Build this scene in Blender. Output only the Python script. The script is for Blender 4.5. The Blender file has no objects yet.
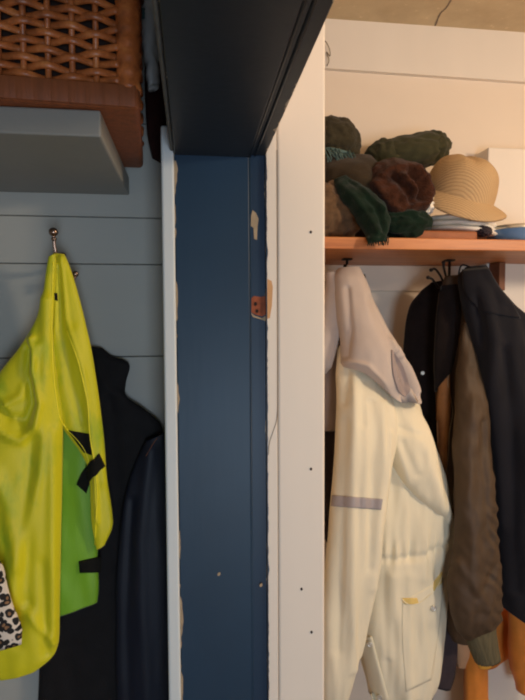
import bpy, bmesh, math, random
from mathutils import Vector, Matrix, noise as mnoise
from mathutils.bvhtree import BVHTree
from math import sin, cos, pi, radians, exp, sqrt

random.seed(7)
scn = bpy.context.scene
COL = scn.collection
F = 540.0
CAM = Vector((0, 0, 1.60))
cam_d = bpy.data.cameras.new('camera'); cam = bpy.data.objects.new('camera', cam_d); COL.objects.link(cam)
cam.location = CAM
cam.rotation_euler = (radians(90 - 3.0), radians(0.28), radians(-7.5))
cam_d.sensor_fit = 'HORIZONTAL'; cam_d.sensor_width = 36.0; cam_d.lens = 36.0 * F / 525.0
cam_d.clip_start = 0.02
scn.camera = cam
scn.cycles.filter_width = 2.0
ROT = cam.rotation_euler.to_matrix()
scn.view_settings.view_transform = 'Standard'
scn.view_settings.look = 'None'
scn.view_settings.exposure = 0.0

def ray(px, py):
    return (ROT @ Vector(((px - 262.5) / F, -(py - 350.0) / F, -1.0))).normalized()
def P(px, py, Y):
    d = ray(px, py)
    return CAM + d * ((Y - CAM.y) / d.y)

# ------------------------------------------------------------------ materials
def lin(c):
    return tuple(((v / 255.0) / 12.92 if v <= 10 else (((v / 255.0) + 0.055) / 1.055) ** 2.4) for v in c) + (1.0,)

class NT:
    def __init__(s, name):
        s.m = bpy.data.materials.new(name); s.m.use_nodes = True
        s.t = s.m.node_tree; s.n = s.t.nodes; s.l = s.t.links
        s.b = s.n['Principled BSDF']
    def node(s, typ, **kw):
        nd = s.n.new(typ)
        for k, v in kw.items():
            if k.startswith('_'): setattr(nd, k[1:], v)
            else: nd.inputs[k.replace('__', ' ')].default_value = v
        return nd
    def coord(s, scale=(1, 1, 1), rot=(0, 0, 0), out='Object'):
        tc = s.n.new('ShaderNodeTexCoord'); mp = s.n.new('ShaderNodeMapping')
        mp.inputs['Scale'].default_value = scale; mp.inputs['Rotation'].default_value = rot
        s.l.new(tc.outputs[out], mp.inputs['Vector']); return mp.outputs['Vector']
    def link(s, a, b): s.l.new(a, b)
    def noise(s, vec, scale, detail=4, rough=.55):
        nd = s.node('ShaderNodeTexNoise', Scale=scale, Detail=detail, Roughness=rough); s.link(vec, nd.inputs['Vector']); return nd.outputs['Fac']
    def ramp(s, fac, stops):
        r = s.n.new('ShaderNodeValToRGB'); cr = r.color_ramp
        while len(cr.elements) < len(stops): cr.elements.new(.5)
        for e, (p, c) in zip(cr.elements, stops): e.position = p; e.color = c
        s.link(fac, r.inputs['Fac']); return r.outputs['Color']
    def mix(s, fac, a, b):
        m = s.n.new('ShaderNodeMix'); m.data_type = 'RGBA'
        for sock, v in ((m.inputs[0], fac), (m.inputs[6], a), (m.inputs[7], b)):
            if isinstance(v, (int, float, tuple)): sock.default_value = v
            else: s.link(v, sock)
        return m.outputs[2]
    def math(s, op, a, b=0.0):
        m = s.n.new('ShaderNodeMath'); m.operation = op
        for sock, v in ((m.inputs[0], a), (m.inputs[1], b)):
            if isinstance(v, (int, float)): sock.default_value = v
            else: s.link(v, sock)
        return m.outputs[0]
    def bump(s, h, strength=.3, dist=.002):
        bp = s.node('ShaderNodeBump', Strength=strength, Distance=dist); s.link(h, bp.inputs['Height']); s.link(bp.outputs['Normal'], s.b.inputs['Normal'])
    def color(s, c):
        if isinstance(c, tuple): s.b.inputs['Base Color'].default_value = c
        else: s.link(c, s.b.inputs['Base Color'])

def plain(name, c, rough=.6, var=.12, scale=12, bump=.15, bscale=120, stretch=(1, 1, 1), metal=0, sheen=0, bdist=.002, spec=None, weave=None):
    m = NT(name); v = m.coord(stretch)
    c0 = lin(c); dk = tuple(x * (1 - var) for x in c0[:3]) + (1,); lt = tuple(min(1, x * (1 + var)) for x in c0[:3]) + (1,)
    m.color(m.ramp(m.noise(v, scale), [(.3, dk), (.7, lt)]))
    m.b.inputs['Roughness'].default_value = rough; m.b.inputs['Metallic'].default_value = metal
    if spec is not None: m.b.inputs['Specular IOR Level'].default_value = spec
    if sheen:
        m.b.inputs['Sheen Weight'].default_value = sheen; m.b.inputs['Sheen Roughness'].default_value = .5
    if bump: m.bump(m.noise(v, bscale, 3), bump, bdist)
    return m.m

M = {}
M['cream_wall'] = plain('cream_wall', (228, 212, 194), .85, .03, 3, .12, 60)
M['ceiling'] = None
M['white_board'] = plain('white_board', (226, 216, 204), .55, .03, 5, .10, 40, (1, 1, .15))
M['cold_white'] = plain('cold_white', (205, 212, 214), .5, .05, 9, .2, 40, (1, 1, .2))
M['plank_white'] = plain('plank_white', (162, 163, 158), .7, .05, 5, .15, 50, (.2, 1, 1))  # white planks greyed in colour to carry the dimness of the left room
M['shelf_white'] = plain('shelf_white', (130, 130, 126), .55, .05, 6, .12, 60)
M['pine'] = None
M['metal'] = plain('worn_brass', (150, 125, 110), .25, .2, 40, .1, 90, metal=1)
M['chrome'] = plain('steel_snap', (214, 210, 200), .3, .1, 30, 0, metal=.55)
M['iron'] = plain('black_iron', (32, 26, 24), .5, .2, 40, .2, 90, metal=.4)
M['old_grey'] = plain('old_grey_paint', (92, 92, 90), .7, .2, 30, .2, 60)
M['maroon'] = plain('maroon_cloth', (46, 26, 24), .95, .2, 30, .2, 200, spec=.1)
M['dark_hole'] = plain('dark_hole', (38, 20, 16), .9, .2, 60, 0)
m = NT('hi_vis_yellow'); v = m.coord((1, 1, .5))
m.color(m.ramp(m.noise(v, 11, 4, .6), [(.32, lin((214, 206, 6))), (.54, lin((204, 198, 6))), (.72, lin((142, 172, 10)))]))
m.b.inputs['Roughness'].default_value = .55; m.b.inputs['Sheen Weight'].default_value = .12; m.bump(m.noise(v, 400, 2), .12); M['yellow'] = m.m
M['yellow_edge'] = plain('yellow_binding', (236, 224, 40), .5, .05, 60, .2, 300)
M['lime'] = plain('hi_vis_lime', (116, 170, 12), .55, .08, 14, .12, 400, (1, 1, .4), sheen=.15)
M['black_fabric'] = plain('black_fabric', (24, 23, 25), .8, .2, 30, .2, 300, spec=.2)
M['black_tab'] = plain('black_tab', (20, 20, 18), .9, .2, 60, .3, 500, spec=.2)
M['navy_rain'] = plain('navy_rainwear', (20, 25, 38), .55, .2, 10, .15, 60, (1, 1, .3), spec=.25)
M['cream_fabric'] = plain('cream_fabric', (232, 222, 196), .75, .04, 16, .14, 240, (1, 1, .4), sheen=.1)
M['cream_dark'] = plain('cream_lining', (226, 196, 118), .8, .06, 30, .14, 240)
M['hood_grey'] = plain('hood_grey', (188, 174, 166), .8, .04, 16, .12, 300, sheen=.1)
M['hood_inside'] = plain('hood_inside', (150, 136, 134), .85, .06, 16, .12, 300)  # darkened hood grey: shade inside the hood opening, and the collar
M['reflective'] = plain('grey_band', (168, 158, 158), .5, .05, 60, .1, 300)
M['black_wool'] = plain('black_wool', (30, 24, 24), .95, .2, 40, .4, 240, sheen=.1, spec=.1)
M['charcoal'] = plain('charcoal', (62, 54, 58), .9, .12, 40, .2, 240, spec=.15)
M['bomber'] = plain('bomber_brown', (74, 58, 43), .6, .14, 18, .2, 120, spec=.3)
M['bomber_lining'] = plain('bomber_facing', (150, 104, 66), .75, .14, 30, .2, 180, spec=.2)  # facing brown lightened in colour against the shade of the sleeve
M['cuff'] = plain('ribbed_cuff', (96, 88, 68), .95, .1, 40, .5, 200, (6, 6, .3), spec=.1)
M['navy'] = plain('navy_cloth', (21, 21, 29), .85, .12, 20, .2, 260, spec=.2, sheen=.08)
M['orange'] = plain('orange_cloth', (214, 128, 42), .8, .12, 16, .2, 200, sheen=.15)
M['tan'] = plain('tan_cloth', (196, 150, 112), .85, .08, 20, .2, 200)
M['yellow_orange'] = plain('yellow_orange', (240, 176, 70), .8, .08, 20, .2, 200)
M['knit_dark'] = plain('knit_charcoal', (62, 56, 42), 1, .2, 60, .8, 260, sheen=.1, bdist=.003, spec=.05)
M['beret'] = plain('beret_wool', (64, 62, 44), 1, .15, 50, .7, 300, sheen=.1, spec=.05)
M['felt'] = plain('dark_felt', (58, 48, 36), 1, .15, 40, .7, 200, sheen=.1, spec=.05)
M['brown_wool'] = plain('brown_wool', (62, 36, 25), 1, .45, 45, 1, 200, sheen=.1, bdist=.004, spec=.05)
M['green_scarf'] = plain('green_scarf', (21, 37, 28), 1, .3, 40, .8, 260, sheen=.1, spec=.05)
M['teal_fringe'] = plain('teal_yarn', (84, 104, 102), 1, .25, 60, .6, 300, spec=.05)
M['grey_wool'] = plain('heather_wool', (106, 82, 60), 1, .22, 60, .7, 260, sheen=.1, spec=.05)
M['white_cloth'] = plain('white_cloth', (240, 230, 214), .85, .05, 30, .2, 260)
M['leather'] = plain('brown_leather', (120, 72, 44), .6, .15, 20, .2, 100)
M['case_brown'] = plain('case_brown', (156, 92, 54), .6, .15, 20, .2, 100)
M['blue_tin'] = plain('blue_tin', (78, 112, 158), .4, .05, 20, .05, 80)
M['silver'] = plain('silver_rim', (208, 202, 190), .3, .05, 20, 0, metal=.7)
M['zip'] = plain('zip_teeth', (150, 130, 105), .35, .1, 200, .3, 400, metal=.8)
M['wicker_dark'] = plain('wicker_inside', (34, 17, 9), .95, .2, 30, .3, 100)
M['wicker_band'] = plain('wicker_band', (126, 68, 34), .6, .22, 30, .4, 90, (3, 3, .3))
M['bare_wood'] = plain('bare_wood', (206, 158, 112), .8, .12, 40, .3, 90, (1, 1, .2))
M['red_wood'] = plain('red_wood', (140, 72, 44), .8, .3, 60, .4, 160)
M['flake'] = plain('old_paint', (160, 140, 114), .7, .15, 60, .3, 160)
M['crack'] = plain('joint_shadow', (120, 104, 88), .9, .1, 60, 0)  # grey-brown line colour for the caulk joint and ceiling crack
M['floor'] = plain('floor_boards', (120, 96, 70), .6, .12, 8, .2, 40, (1, .1, 1))
M['wire'] = plain('grey_wire', (110, 95, 78), .5, .1, 40, 0)
M['teal_print'] = plain('teal_print', (90, 130, 138), .5, .1, 40, 0)

# pine shelf
m = NT('orange_pine'); v = m.coord((1, 14, 14)); 
g = m.noise(v, 3.2, 6, .6); m.color(m.ramp(g, [(.25, lin((148, 84, 42))), (.5, lin((190, 116, 62))), (.78, lin((206, 136, 78)))]))
m.b.inputs['Roughness'].default_value = .45; m.bump(g, .1); M['pine'] = m.m
# ceiling: stained old plaster with a crack
m = NT('stained_ceiling'); v = m.coord()
a = m.noise(v, 5, 6, .65); b_ = m.noise(v, 40, 3)
c = m.ramp(a, [(.3, lin((186, 164, 130))), (.7, lin((212, 192, 156)))])
sp = m.math('GREATER_THAN', b_, .68); c = m.mix(m.math('MULTIPLY', sp, .5), c, lin((228, 208, 170)))
m.color(c); m.b.inputs['Roughness'].default_value = .9; m.bump(b_, .4, .004); M['ceiling'] = m.m

# blue paint, chipped to an old pale coat near edges given as world x positions
def blue_paint(name, edges=(), base=(46, 74, 104), axis='X'):
    m = NT(name); v = m.coord(out='Object')
    sx = m.n.new('ShaderNodeSeparateXYZ'); m.link(v, sx.inputs[0])
    x = sx.outputs[axis]
    n1 = m.noise(v, 18, 6, .7); n2 = m.noise(v, 6, 3); n3 = m.noise(v, 90, 2)
    c = m.ramp(n2, [(.3, tuple(k * .84 for k in lin(base)[:3]) + (1,)), (.7, lin(base))])
    tot = None
    for (ex, w, thr) in edges:
        d = m.math('ABSOLUTE', m.math('SUBTRACT', x, ex))
        near = m.math('LESS_THAN', d, m.math('MULTIPLY', m.math('MAXIMUM', m.math('SUBTRACT', n1, thr), 0.0), w * 9))
        tot = near if tot is None else m.math('MAXIMUM', tot, near)
    if tot is not None: c = m.mix(tot, c, lin((172, 156, 134)))
    m.color(c); m.b.inputs['Roughness'].default_value = .42
    m.b.inputs['Specular IOR Level'].default_value = .3
    st = m.coord((1, 1, .12)); m.bump(m.noise(st, 60, 4), .16, .002)
    return m.m

# straw
m = NT('straw'); v = m.coord((1, 1, 1))
w1 = m.node('ShaderNodeTexWave', Scale=60.0, Distortion=1.2); w1.bands_direction = 'DIAGONAL'; m.link(v, w1.inputs['Vector'])
v2 = m.coord((1, 1, 1), (0, 0, 0)); w2 = m.node('ShaderNodeTexWave', Scale=90.0, Distortion=.8); w2.bands_direction = 'Z'; m.link(v2, w2.inputs['Vector'])
h = m.math('MULTIPLY', w1.outputs['Fac'], w2.outputs['Fac'])
c = m.ramp(h, [(.0, lin((150, 116, 80))), (.6, lin((222, 192, 146)))])
c = m.mix(m.noise(v, 14), c, lin((196, 162, 118)))
m.color(c); m.b.inputs['Roughness'].default_value = .75; m.bump(h, .6, .002); M['straw'] = m.m
# wicker strands
m = NT('wicker'); v = m.coord((1, 1, 1)); n = m.noise(v, 34, 4, .7)
m.color(m.ramp(n, [(.25, lin((108, 54, 26))), (.55, lin((178, 100, 50))), (.8, lin((214, 140, 80)))])); m.b.inputs['Roughness'].default_value = .4
m.bump(m.noise(v, 160, 2), .3); M['wicker'] = m.m
# leopard print
m = NT('leopard_print'); v = m.coord((1, 1, 1))
nz = m.node('ShaderNodeTexNoise', Scale=50.0, Detail=2.0); m.link(v, nz.inputs['Vector'])
mx = m.n.new('ShaderNodeMix'); mx.data_type = 'VECTOR'; mx.inputs[0].default_value = .012
m.link(v, mx.inputs[4]); m.link(nz.outputs['Color'], mx.inputs[5])
vo = m.node('ShaderNodeTexVoronoi', Scale=75.0); m.link(mx.outputs[1], vo.inputs['Vector'])
m.color(m.ramp(vo.outputs['Distance'], [(0, lin((150, 112, 80))), (.22, lin((130, 96, 66))), (.27, lin((18, 14, 14))), (.5, lin((18, 14, 14))), (.56, lin((216, 204, 190)))]))
m.b.inputs['Roughness'].default_value = .8; M['leopard'] = m.m
# clear crumpled plastic
m = NT('clear_plastic'); v = m.coord(); m.color(lin((214, 220, 222))); m.b.inputs['Roughness'].default_value = .18
m.b.inputs['Alpha'].default_value = .88; m.bump(m.noise(v, 30, 3), .6, .01); M['plastic'] = m.m

# ------------------------------------------------------------------ builders
def finish(name, bm, mat, parent=None, smooth=True, origin=None, recalc=True):
    if recalc: bmesh.ops.recalc_face_normals(bm, faces=bm.faces)
    me = bpy.data.meshes.new(name)
    if origin is None:
        if parent is not None: origin = Vector(parent['_w'])
        else:
            xs = [v.co for v in bm.verts]
            lo = Vector((min(c.x for c in xs), min(c.y for c in xs), min(c.z for c in xs))); hi = Vector((max(c.x for c in xs), max(c.y for c in xs), max(c.z for c in xs)))
            origin = Vector(((lo.x + hi.x) / 2, (lo.y + hi.y) / 2, lo.z))
    for v in bm.verts: v.co -= origin
    for f in bm.faces: f.smooth = smooth
    bm.to_mesh(me); bm.free()
    me.materials.append(M[mat] if isinstance(mat, str) else mat)
    o = bpy.data.objects.new(name, me); COL.objects.link(o)
    ORIG[o.name] = origin.copy()
    if parent is not None:
        o.parent = parent; o.location = origin - Vector(parent['_w'])
    else: o.location = origin
    return o
ORIG = {}

def thing(name, label, cat, loc, group=None, kind=None):
    o = bpy.data.objects.new(name, None); COL.objects.link(o); o.empty_display_size = .05
    o.location = loc; o['_w'] = tuple(loc)
    if label: o['label'] = label
    if cat: o['category'] = cat
    if group: o['group'] = group
    if kind: o['kind'] = kind
    return o
def sub(o, w=None):          # let a mesh part act as parent of sub-parts (its world origin)
    o['_w'] = tuple(ORIG[o.name]); return o
def tag(o, label, cat, group=None, kind=None):
    if label: o['label'] = label
    if cat: o['category'] = cat
    if group: o['group'] = group
    if kind: o['kind'] = kind
    return o
def struct(o): o['kind'] = 'structure'; return o

def add_box(bm, lo, hi, bev=0.0, seg=2):
    b = bmesh.new()
    bmesh.ops.create_cube(b, size=1)
    lo = Vector(lo); hi = Vector(hi)
    for v in b.verts: v.co = Vector(((lo.x + hi.x) / 2 + v.co.x * (hi.x - lo.x), (lo.y + hi.y) / 2 + v.co.y * (hi.y - lo.y), (lo.z + hi.z) / 2 + v.co.z * (hi.z - lo.z)))
    if bev: bmesh.ops.bevel(b, geom=b.edges[:], offset=bev, segments=seg, affect='EDGES', profile=.5)
    merge(bm, b)
def merge(bm, b):
    me = bpy.data.meshes.new('t'); b.to_mesh(me); b.free(); bm.from_mesh(me); bpy.data.meshes.remove(me)
def add_hexa(bm, pts):       # 8 points: bottom 4, top 4
    vs = [bm.verts.new(p) for p in pts]
    for f in ((0, 3, 2, 1), (4, 5, 6, 7), (0, 1, 5, 4), (1, 2, 6, 5), (2, 3, 7, 6), (3, 0, 4, 7)): bm.faces.new([vs[i] for i in f])

def catmull(pts, t):
    n = len(pts) - 1; t = max(0, min(n - 1e-6, t)); i = int(t); u = t - i
    p1 = pts[i]; p2 = pts[i + 1]; p0 = pts[i - 1] if i > 0 else [2 * a - b for a, b in zip(p1, p2)]; p3 = pts[i + 2] if i + 2 <= n else [2 * b - a for a, b in zip(p1, p2)]
    return [.5 * (2 * b + (c - a) * u + (2 * a - 5 * b + 4 * c - d) * u * u + (-a + 3 * b - 3 * c + d) * u ** 3) for a, b, c, d in zip(p0, p1, p2, p3)]
def smooth_poly(pts, n):
    pts = [list(p) for p in pts]
    return [catmull(pts, (len(pts) - 1) * i / (n - 1)) for i in range(n)]

def add_tube(bm, pts, r, n=8, cap=True, r2=None, n_s=None):
    """tube along world points; r may be a list"""
    pts = [Vector(p) for p in pts]
    if n_s: 
        rr = r if isinstance(r, (list, tuple)) else [r] * len(pts)
        q = smooth_poly([list(p) + [k] for p, k in zip(pts, rr)], n_s); pts = [Vector(k[:3]) for k in q]; r = [max(k[3], 1e-4) for k in q]
    rings = []; up = None
    for i, p in enumerate(pts):
        d = (pts[min(i + 1, len(pts) - 1)] - pts[max(i - 1, 0)]).normalized()
        if up is None:
            up = Vector((0, 0, 1)) if abs(d.z) < .9 else Vector((1, 0, 0))
        a = d.cross(up).normalized(); b = a.cross(d).normalized(); up = b
        ri = r[i] if isinstance(r, (list, tuple)) else r
        k = r2 / ri if r2 else 1
        rings.append([bm.verts.new(p + a * ri * cos(2 * pi * j / n) + b * ri * k * sin(2 * pi * j / n)) for j in range(n)])
    for i in range(len(rings) - 1):
        for j in range(n): bm.faces.new((rings[i][j], rings[i][(j + 1) % n], rings[i + 1][(j + 1) % n], rings[i + 1][j]))
    if cap:
        bm.faces.new(rings[0][::-1]); bm.faces.new(rings[-1])

def add_ball(bm, c, r, sx=1, sy=1, sz=1, u=16, v=10):
    b = bmesh.new(); bmesh.ops.create_uvsphere(b, u_segments=u, v_segments=v, radius=r)
    for w in b.verts: w.co = Vector(c) + Vector((w.co.x * sx, w.co.y * sy, w.co.z * sz))
    merge(bm, b)

def seg_dist(px, py, poly):
    best = (1e9, 1)
    for (ax, ay), (bx, by) in zip(poly[:-1], poly[1:]):
        dx, dy = bx - ax, by - ay; L = dx * dx + dy * dy
        t = max(0, min(1, ((px - ax) * dx + (py - ay) * dy) / L)) if L else 0
        qx, qy = ax + dx * t, ay + dy * t
        d = sqrt((px - qx) ** 2 + (py - qy) ** 2)
        if d < best[0]:
            best = (d, 1 if dx * (py - ay) - dy * (px - ax) > 0 else -1)
    return best
def sstep(a, b, x):
    t = max(0, min(1, (x - a) / (b - a))); return t * t * (3 - 2 * t)

def pxscale(Y): return (P(401, 300, Y) - P(400, 300, Y)).x
def drape(bm, rows, na=72, nr=90, ridges=(), steps=(), nz=(.006, 30, 5, 0), fold=None, back_flat=.6, pw=.85, hem=.012, cap_top=True, sag=None, ds=1.0, dy=0.0, fine=0.0, hollow_bottom=True):
    """Hanging cloth body. rows: ((xl,yl),(xr,yr), depth Y, half depth) read from the outline of the garment; every row is a closed ring.
    ridges: (polyline, width px, height m); steps: (polyline, width px, height m) raises the right-hand side of the line."""
    R = [[a[0], a[1], b[0], b[1], yc + dy, d * ds] for a, b, yc, d in rows]
    rings = []
    for i in range(nr):
        xl, yl, xr, yr, yc, d = catmull(R, (len(R) - 1) * i / (nr - 1)); d = max(d, .004)
        Lw = P(xl, yl, yc); Rw = P(xr, yr, yc); c = (Lw + Rw) / 2; h = (Rw - Lw) / 2
        hn = h.normalized(); hw = h.length
        ring = []
        for j in range(na):
            th = 2 * pi * j / na; cs, sn = cos(th), sin(th)
            cp = math.copysign(abs(cs) ** pw, cs); sp = math.copysign(abs(sn) ** pw, sn)
            dd = d if sn > 0 else d * back_flat
            p = c + h * cp + Vector((0, -1, 0)) * dd * sp
            px = (xl + xr) / 2 + (xr - xl) / 2 * cp; py = (yl + yr) / 2 + (yr - yl) / 2 * cp
            nrm = (hn * (cp * d / max(hw, d)) + Vector((0, -1, 0)) * sp)
            if nrm.length > 1e-6: nrm.normalize()
            amp, fx, fz, seed = nz
            sideways = abs(cp) * 0.35
            e = amp * (mnoise.noise(Vector((p.x * fx + seed, p.y * fx * .4, p.z * fz))) + .5 * mnoise.noise(Vector((p.x * fx * 2.3 + seed, 3.1, p.z * fz * 2)))) * (1 - sideways)
            if sag: p = p - Vector((0, 0, sag(px, i / (nr - 1)) * pxscale(yc)))
            if fine: e += fine * mnoise.noise(Vector((p.x * 90 + seed, p.y * 40, p.z * 90)))
            if sn > 0:
                wt = min(1, sn * 2.2)
                for poly, w, a in ridges:
                    dist, _ = seg_dist(px, py, poly)
                    if dist < 3 * w: e += a * exp(-(dist / w) ** 2) * wt
                for poly, w, a in steps:
                    dist, sd = seg_dist(px, py, poly)
                    lim = 70
                    if dist < lim: e += a * (sstep(-w, w, dist * sd)) * (1 - sstep(lim * .5, lim, dist)) * wt
                if fold: e += fold(px, py) * wt
            ring.append(bm.verts.new(p + nrm * e))
        rings.append(ring)
    for i in range(nr - 1):
        for j in range(na): bm.faces.new((rings[i][j], rings[i][(j + 1) % na], rings[i + 1][(j + 1) % na], rings[i + 1][j]))
    def cap(ring, dz, rev):
        c = sum((v.co for v in ring), Vector()) / len(ring)
        inner = [bm.verts.new(c + (v.co - c) * .8 + Vector((0, 0, dz))) for v in ring]
        cv = bm.verts.new(c + Vector((0, 0, dz * 1.3)))
        n = len(ring)
        for j in range(n):
            bm.faces.new((ring[j], inner[j], inner[(j + 1) % n], ring[(j + 1) % n])); bm.faces.new((inner[j], cv, inner[(j + 1) % n]))
    cap(rings[0], -.004 if cap_top else -.01, True); cap(rings[-1], hem, False)

def bvh_of(objs):
    vs, fs = [], []
    for o in objs:
        off = len(vs); w = ORIG[o.name]
        vs += [v.co + w for v in o.data.vertices]; fs += [[off + i for i in p.vertices] for p in o.data.polygons]
    return BVHTree.FromPolygons(vs, fs)
def hit(bv, px, py, fallback=1.4):
    d = ray(px, py); loc, nrm, i, dist = bv.ray_cast(CAM, d)
    if loc is None: return P(px, py, fallback), Vector((0, -1, 0)), False
    if nrm.dot(d) > 0: nrm = -nrm
    return loc, nrm, True
def add_patch(bm, bv, left, right, nu=14, nv=14, off=.0015, thick=.002, fb=1.4):
    """cloth patch sewn on a surface between two outline polylines"""
    Ls = smooth_poly(left, nv); Rs = smooth_poly(right, nv); g = []; last = fb
    for i in range(nv):
        row = []
        for j in range(nu):
            t = j / (nu - 1); px = Ls[i][0] * (1 - t) + Rs[i][0] * t; py = Ls[i][1] * (1 - t) + Rs[i][1] * t
            p, n, ok = hit(bv, px, py, last)
            if ok: last = p.y
            row.append((p + n * off, p + n * (off + thick)))
        g.append(row)
    A = [[bm.verts.new(c[1]) for c in r] for r in g]; B = [[bm.verts.new(c[0] - (c[1] - c[0]) * 1.2) for c in r] for r in g]
    for i in range(nv - 1):
        for j in range(nu - 1):
            bm.faces.new((A[i][j], A[i][j + 1], A[i + 1][j + 1], A[i + 1][j])); bm.faces.new((B[i][j], B[i + 1][j], B[i + 1][j + 1], B[i][j + 1]))
    for j in range(nu - 1):
        bm.faces.new((A[0][j], B[0][j], B[0][j + 1], A[0][j + 1])); bm.faces.new((A[-1][j], A[-1][j + 1], B[-1][j + 1], B[-1][j]))
    for i in range(nv - 1):
        bm.faces.new((A[i][0], A[i + 1][0], B[i + 1][0], B[i][0])); bm.faces.new((A[i][-1], B[i][-1], B[i + 1][-1], A[i + 1][-1]))
def add_piping(bm, bv, poly, r, n=40, off=0.0, fb=1.4):
    pts = []; last = fb
    for q in smooth_poly(poly, n):
        p, nn, ok = hit(bv, q[0], q[1], last)
        if ok: last = p.y
        pts.append(p + nn * off)
    # soften depth jumps
    for k in range(3):
        pts = [pts[0]] + [(pts[i - 1] + pts[i] * 2 + pts[i + 1]) / 4 for i in range(1, len(pts) - 1)] + [pts[-1]]
    add_tube(bm, pts, r, 8)
def add_snap(bm, bv, px, py, r=.007):
    p, n, ok = hit(bv, px, py); n = (n + Vector((0, -1.6, 0))).normalized(); p = p + n * .001
    b = bmesh.new(); prof = [(1, 0), (1, .25), (.85, .42), (.55, .36), (.5, .3), (.3, .42), (0, .46)]
    add_lathe(b, prof, 20, r)
    q = Vector((0, 0, 1)).rotation_difference(n).to_matrix().to_4x4()
    bmesh.ops.transform(b, matrix=Matrix.Translation(p) @ q, verts=b.verts); merge(bm, b)
def add_lathe(bm, prof, n=32, s=1.0, wob=None):
    rings = []
    for r, z in prof:
        if r == 0: rings.append([bm.verts.new((0, 0, z * s))])
        else: rings.append([bm.verts.new((r * s * cos(2 * pi * j / n), r * s * sin(2 * pi * j / n), z * s)) for j in range(n)])
    for a, b in zip(rings[:-1], rings[1:]):
        for j in range(n):
            if len(a) == 1: bm.faces.new((a[0], b[j], b[(j + 1) % n]))
            elif len(b) == 1: bm.faces.new((a[j], a[(j + 1) % n], b[0]))
            else: bm.faces.new((a[j], a[(j + 1) % n], b[(j + 1) % n], b[j]))

def add_lump(bm, c, rx, ry, rz, rot=0, amp=.12, fr=3, seed=0, sub_=5, flat=None, pinch=None):
    """soft crumpled heap"""
    b = bmesh.new(); bmesh.ops.create_icosphere(b, subdivisions=sub_, radius=1)
    rm = Matrix.Rotation(rot, 3, 'Y')
    for v in b.verts:
        n = v.co.normalized()
        e = 1 + amp * mnoise.noise(n * fr + Vector((seed, 0, 0))) + amp * .5 * mnoise.noise(n * fr * 2.3 + Vector((seed, 5, 0)))
        if pinch: e *= pinch(n)
        q = Vector((n.x * rx, n.y * ry, n.z * rz)) * e
        q = rm @ q
        if flat is not None and q.z < -flat: q.z = -flat + (q.z + flat) * .08
        v.co = Vector(c) + q
    merge(bm, b)

# ------------------------------------------------------------------ the setting
YJ = 1.0; YL = 1.14; YR = 1.75
ZH = P(262, 158, YJ).z                       # underside of door head
ZC = P(330, 22, YR).z                        # ceiling
XA = -.0268; XB = .139; XS = P(324.5, 400, YJ).x

bm = bmesh.new(); add_box(bm, (-1.6, -2.6, -.04), (2.2, 2.0, 0)); struct(finish('floor', bm, 'floor', smooth=False))
bm = bmesh.new(); add_box(bm, (-1.6, -2.6, ZC + .0), (2.2, 2.0, ZC + .05)); 
struct(finish('ceiling', bm, 'ceiling', smooth=False))
# left wall of horizontal boards
bm = bmesh.new()
zt = P(100, 217, YL).z; pitch = zt - P(100, 264, YL).z
zs = [zt + pitch * 2 * k for k in range(-30, 12)]
joints = sorted([z for z in [zt, zt - pitch, zt - 3 * pitch] ] + [zt - 5 * pitch - 2 * pitch * k for k in range(9)] + [zt + 2 * pitch * (k + 1) for k in range(6)])
joints = [z for z in joints if 0.05 < z < ZC - .02]
lv = [0.0] + joints + [ZC]
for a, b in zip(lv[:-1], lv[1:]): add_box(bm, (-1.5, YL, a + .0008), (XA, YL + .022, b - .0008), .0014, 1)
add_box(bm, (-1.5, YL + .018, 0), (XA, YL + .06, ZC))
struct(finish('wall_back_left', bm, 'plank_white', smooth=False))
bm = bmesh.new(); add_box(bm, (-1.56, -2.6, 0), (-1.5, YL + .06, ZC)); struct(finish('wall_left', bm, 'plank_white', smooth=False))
# partition running away behind the jamb and over the head
bm = bmesh.new(); add_box(bm, (XA, YJ + .03, 0), (XB, YR, ZC)); struct(finish('wall_partition', bm, 'cream_wall', smooth=False))
bm = bmesh.new(); add_box(bm, (XA + .004, -2.6, ZH + .045), (XB - .004, YJ + .03, ZC)); struct(finish('wall_above_door', bm, 'cream_wall', smooth=False))
bm = bmesh.new(); add_box(bm, (XB, YR, 0), (2.1, YR + .06, ZC)); struct(finish('wall_back_right', bm, 'cream_wall', smooth=False))
bm = bmesh.new(); add_box(bm, (2.1, -2.6, 0), (2.16, YR + .06, ZC)); struct(finish('wall_right', bm, 'cream_wall', smooth=False))

# crown board on the right wall: slightly out of level like the old house
yb = YR - .018
bm = bmesh.new()
a0, a1 = P(318, 66.5, yb), P(900, 106, yb); t0, t1 = P(318, 20, yb), P(900, 62, yb)
a0.x = XB + .012; t1.z = min(t1.z, ZC); 
add_hexa(bm, [Vector((a0.x, yb, a0.z)), Vector((2.09, yb, a1.z)), Vector((2.09, YR, a1.z)), Vector((a0.x, YR, a0.z)),
              Vector((a0.x, yb, ZC)), Vector((2.09, yb, ZC)), Vector((2.09, YR, ZC)), Vector((a0.x, YR, ZC))])
struct(finish('trim_4', bm, 'white_board', smooth=False))
# white boxed panel at the right end of the niche
yp = 1.66
bm = bmesh.new(); pa = P(488.5, 147, yp)
add_box(bm, (pa.x, yp, 0), (pa.x + .62, YR, pa.z), .004, 2); struct(finish('trim_3', bm, 'white_board', smooth=False))

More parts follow.
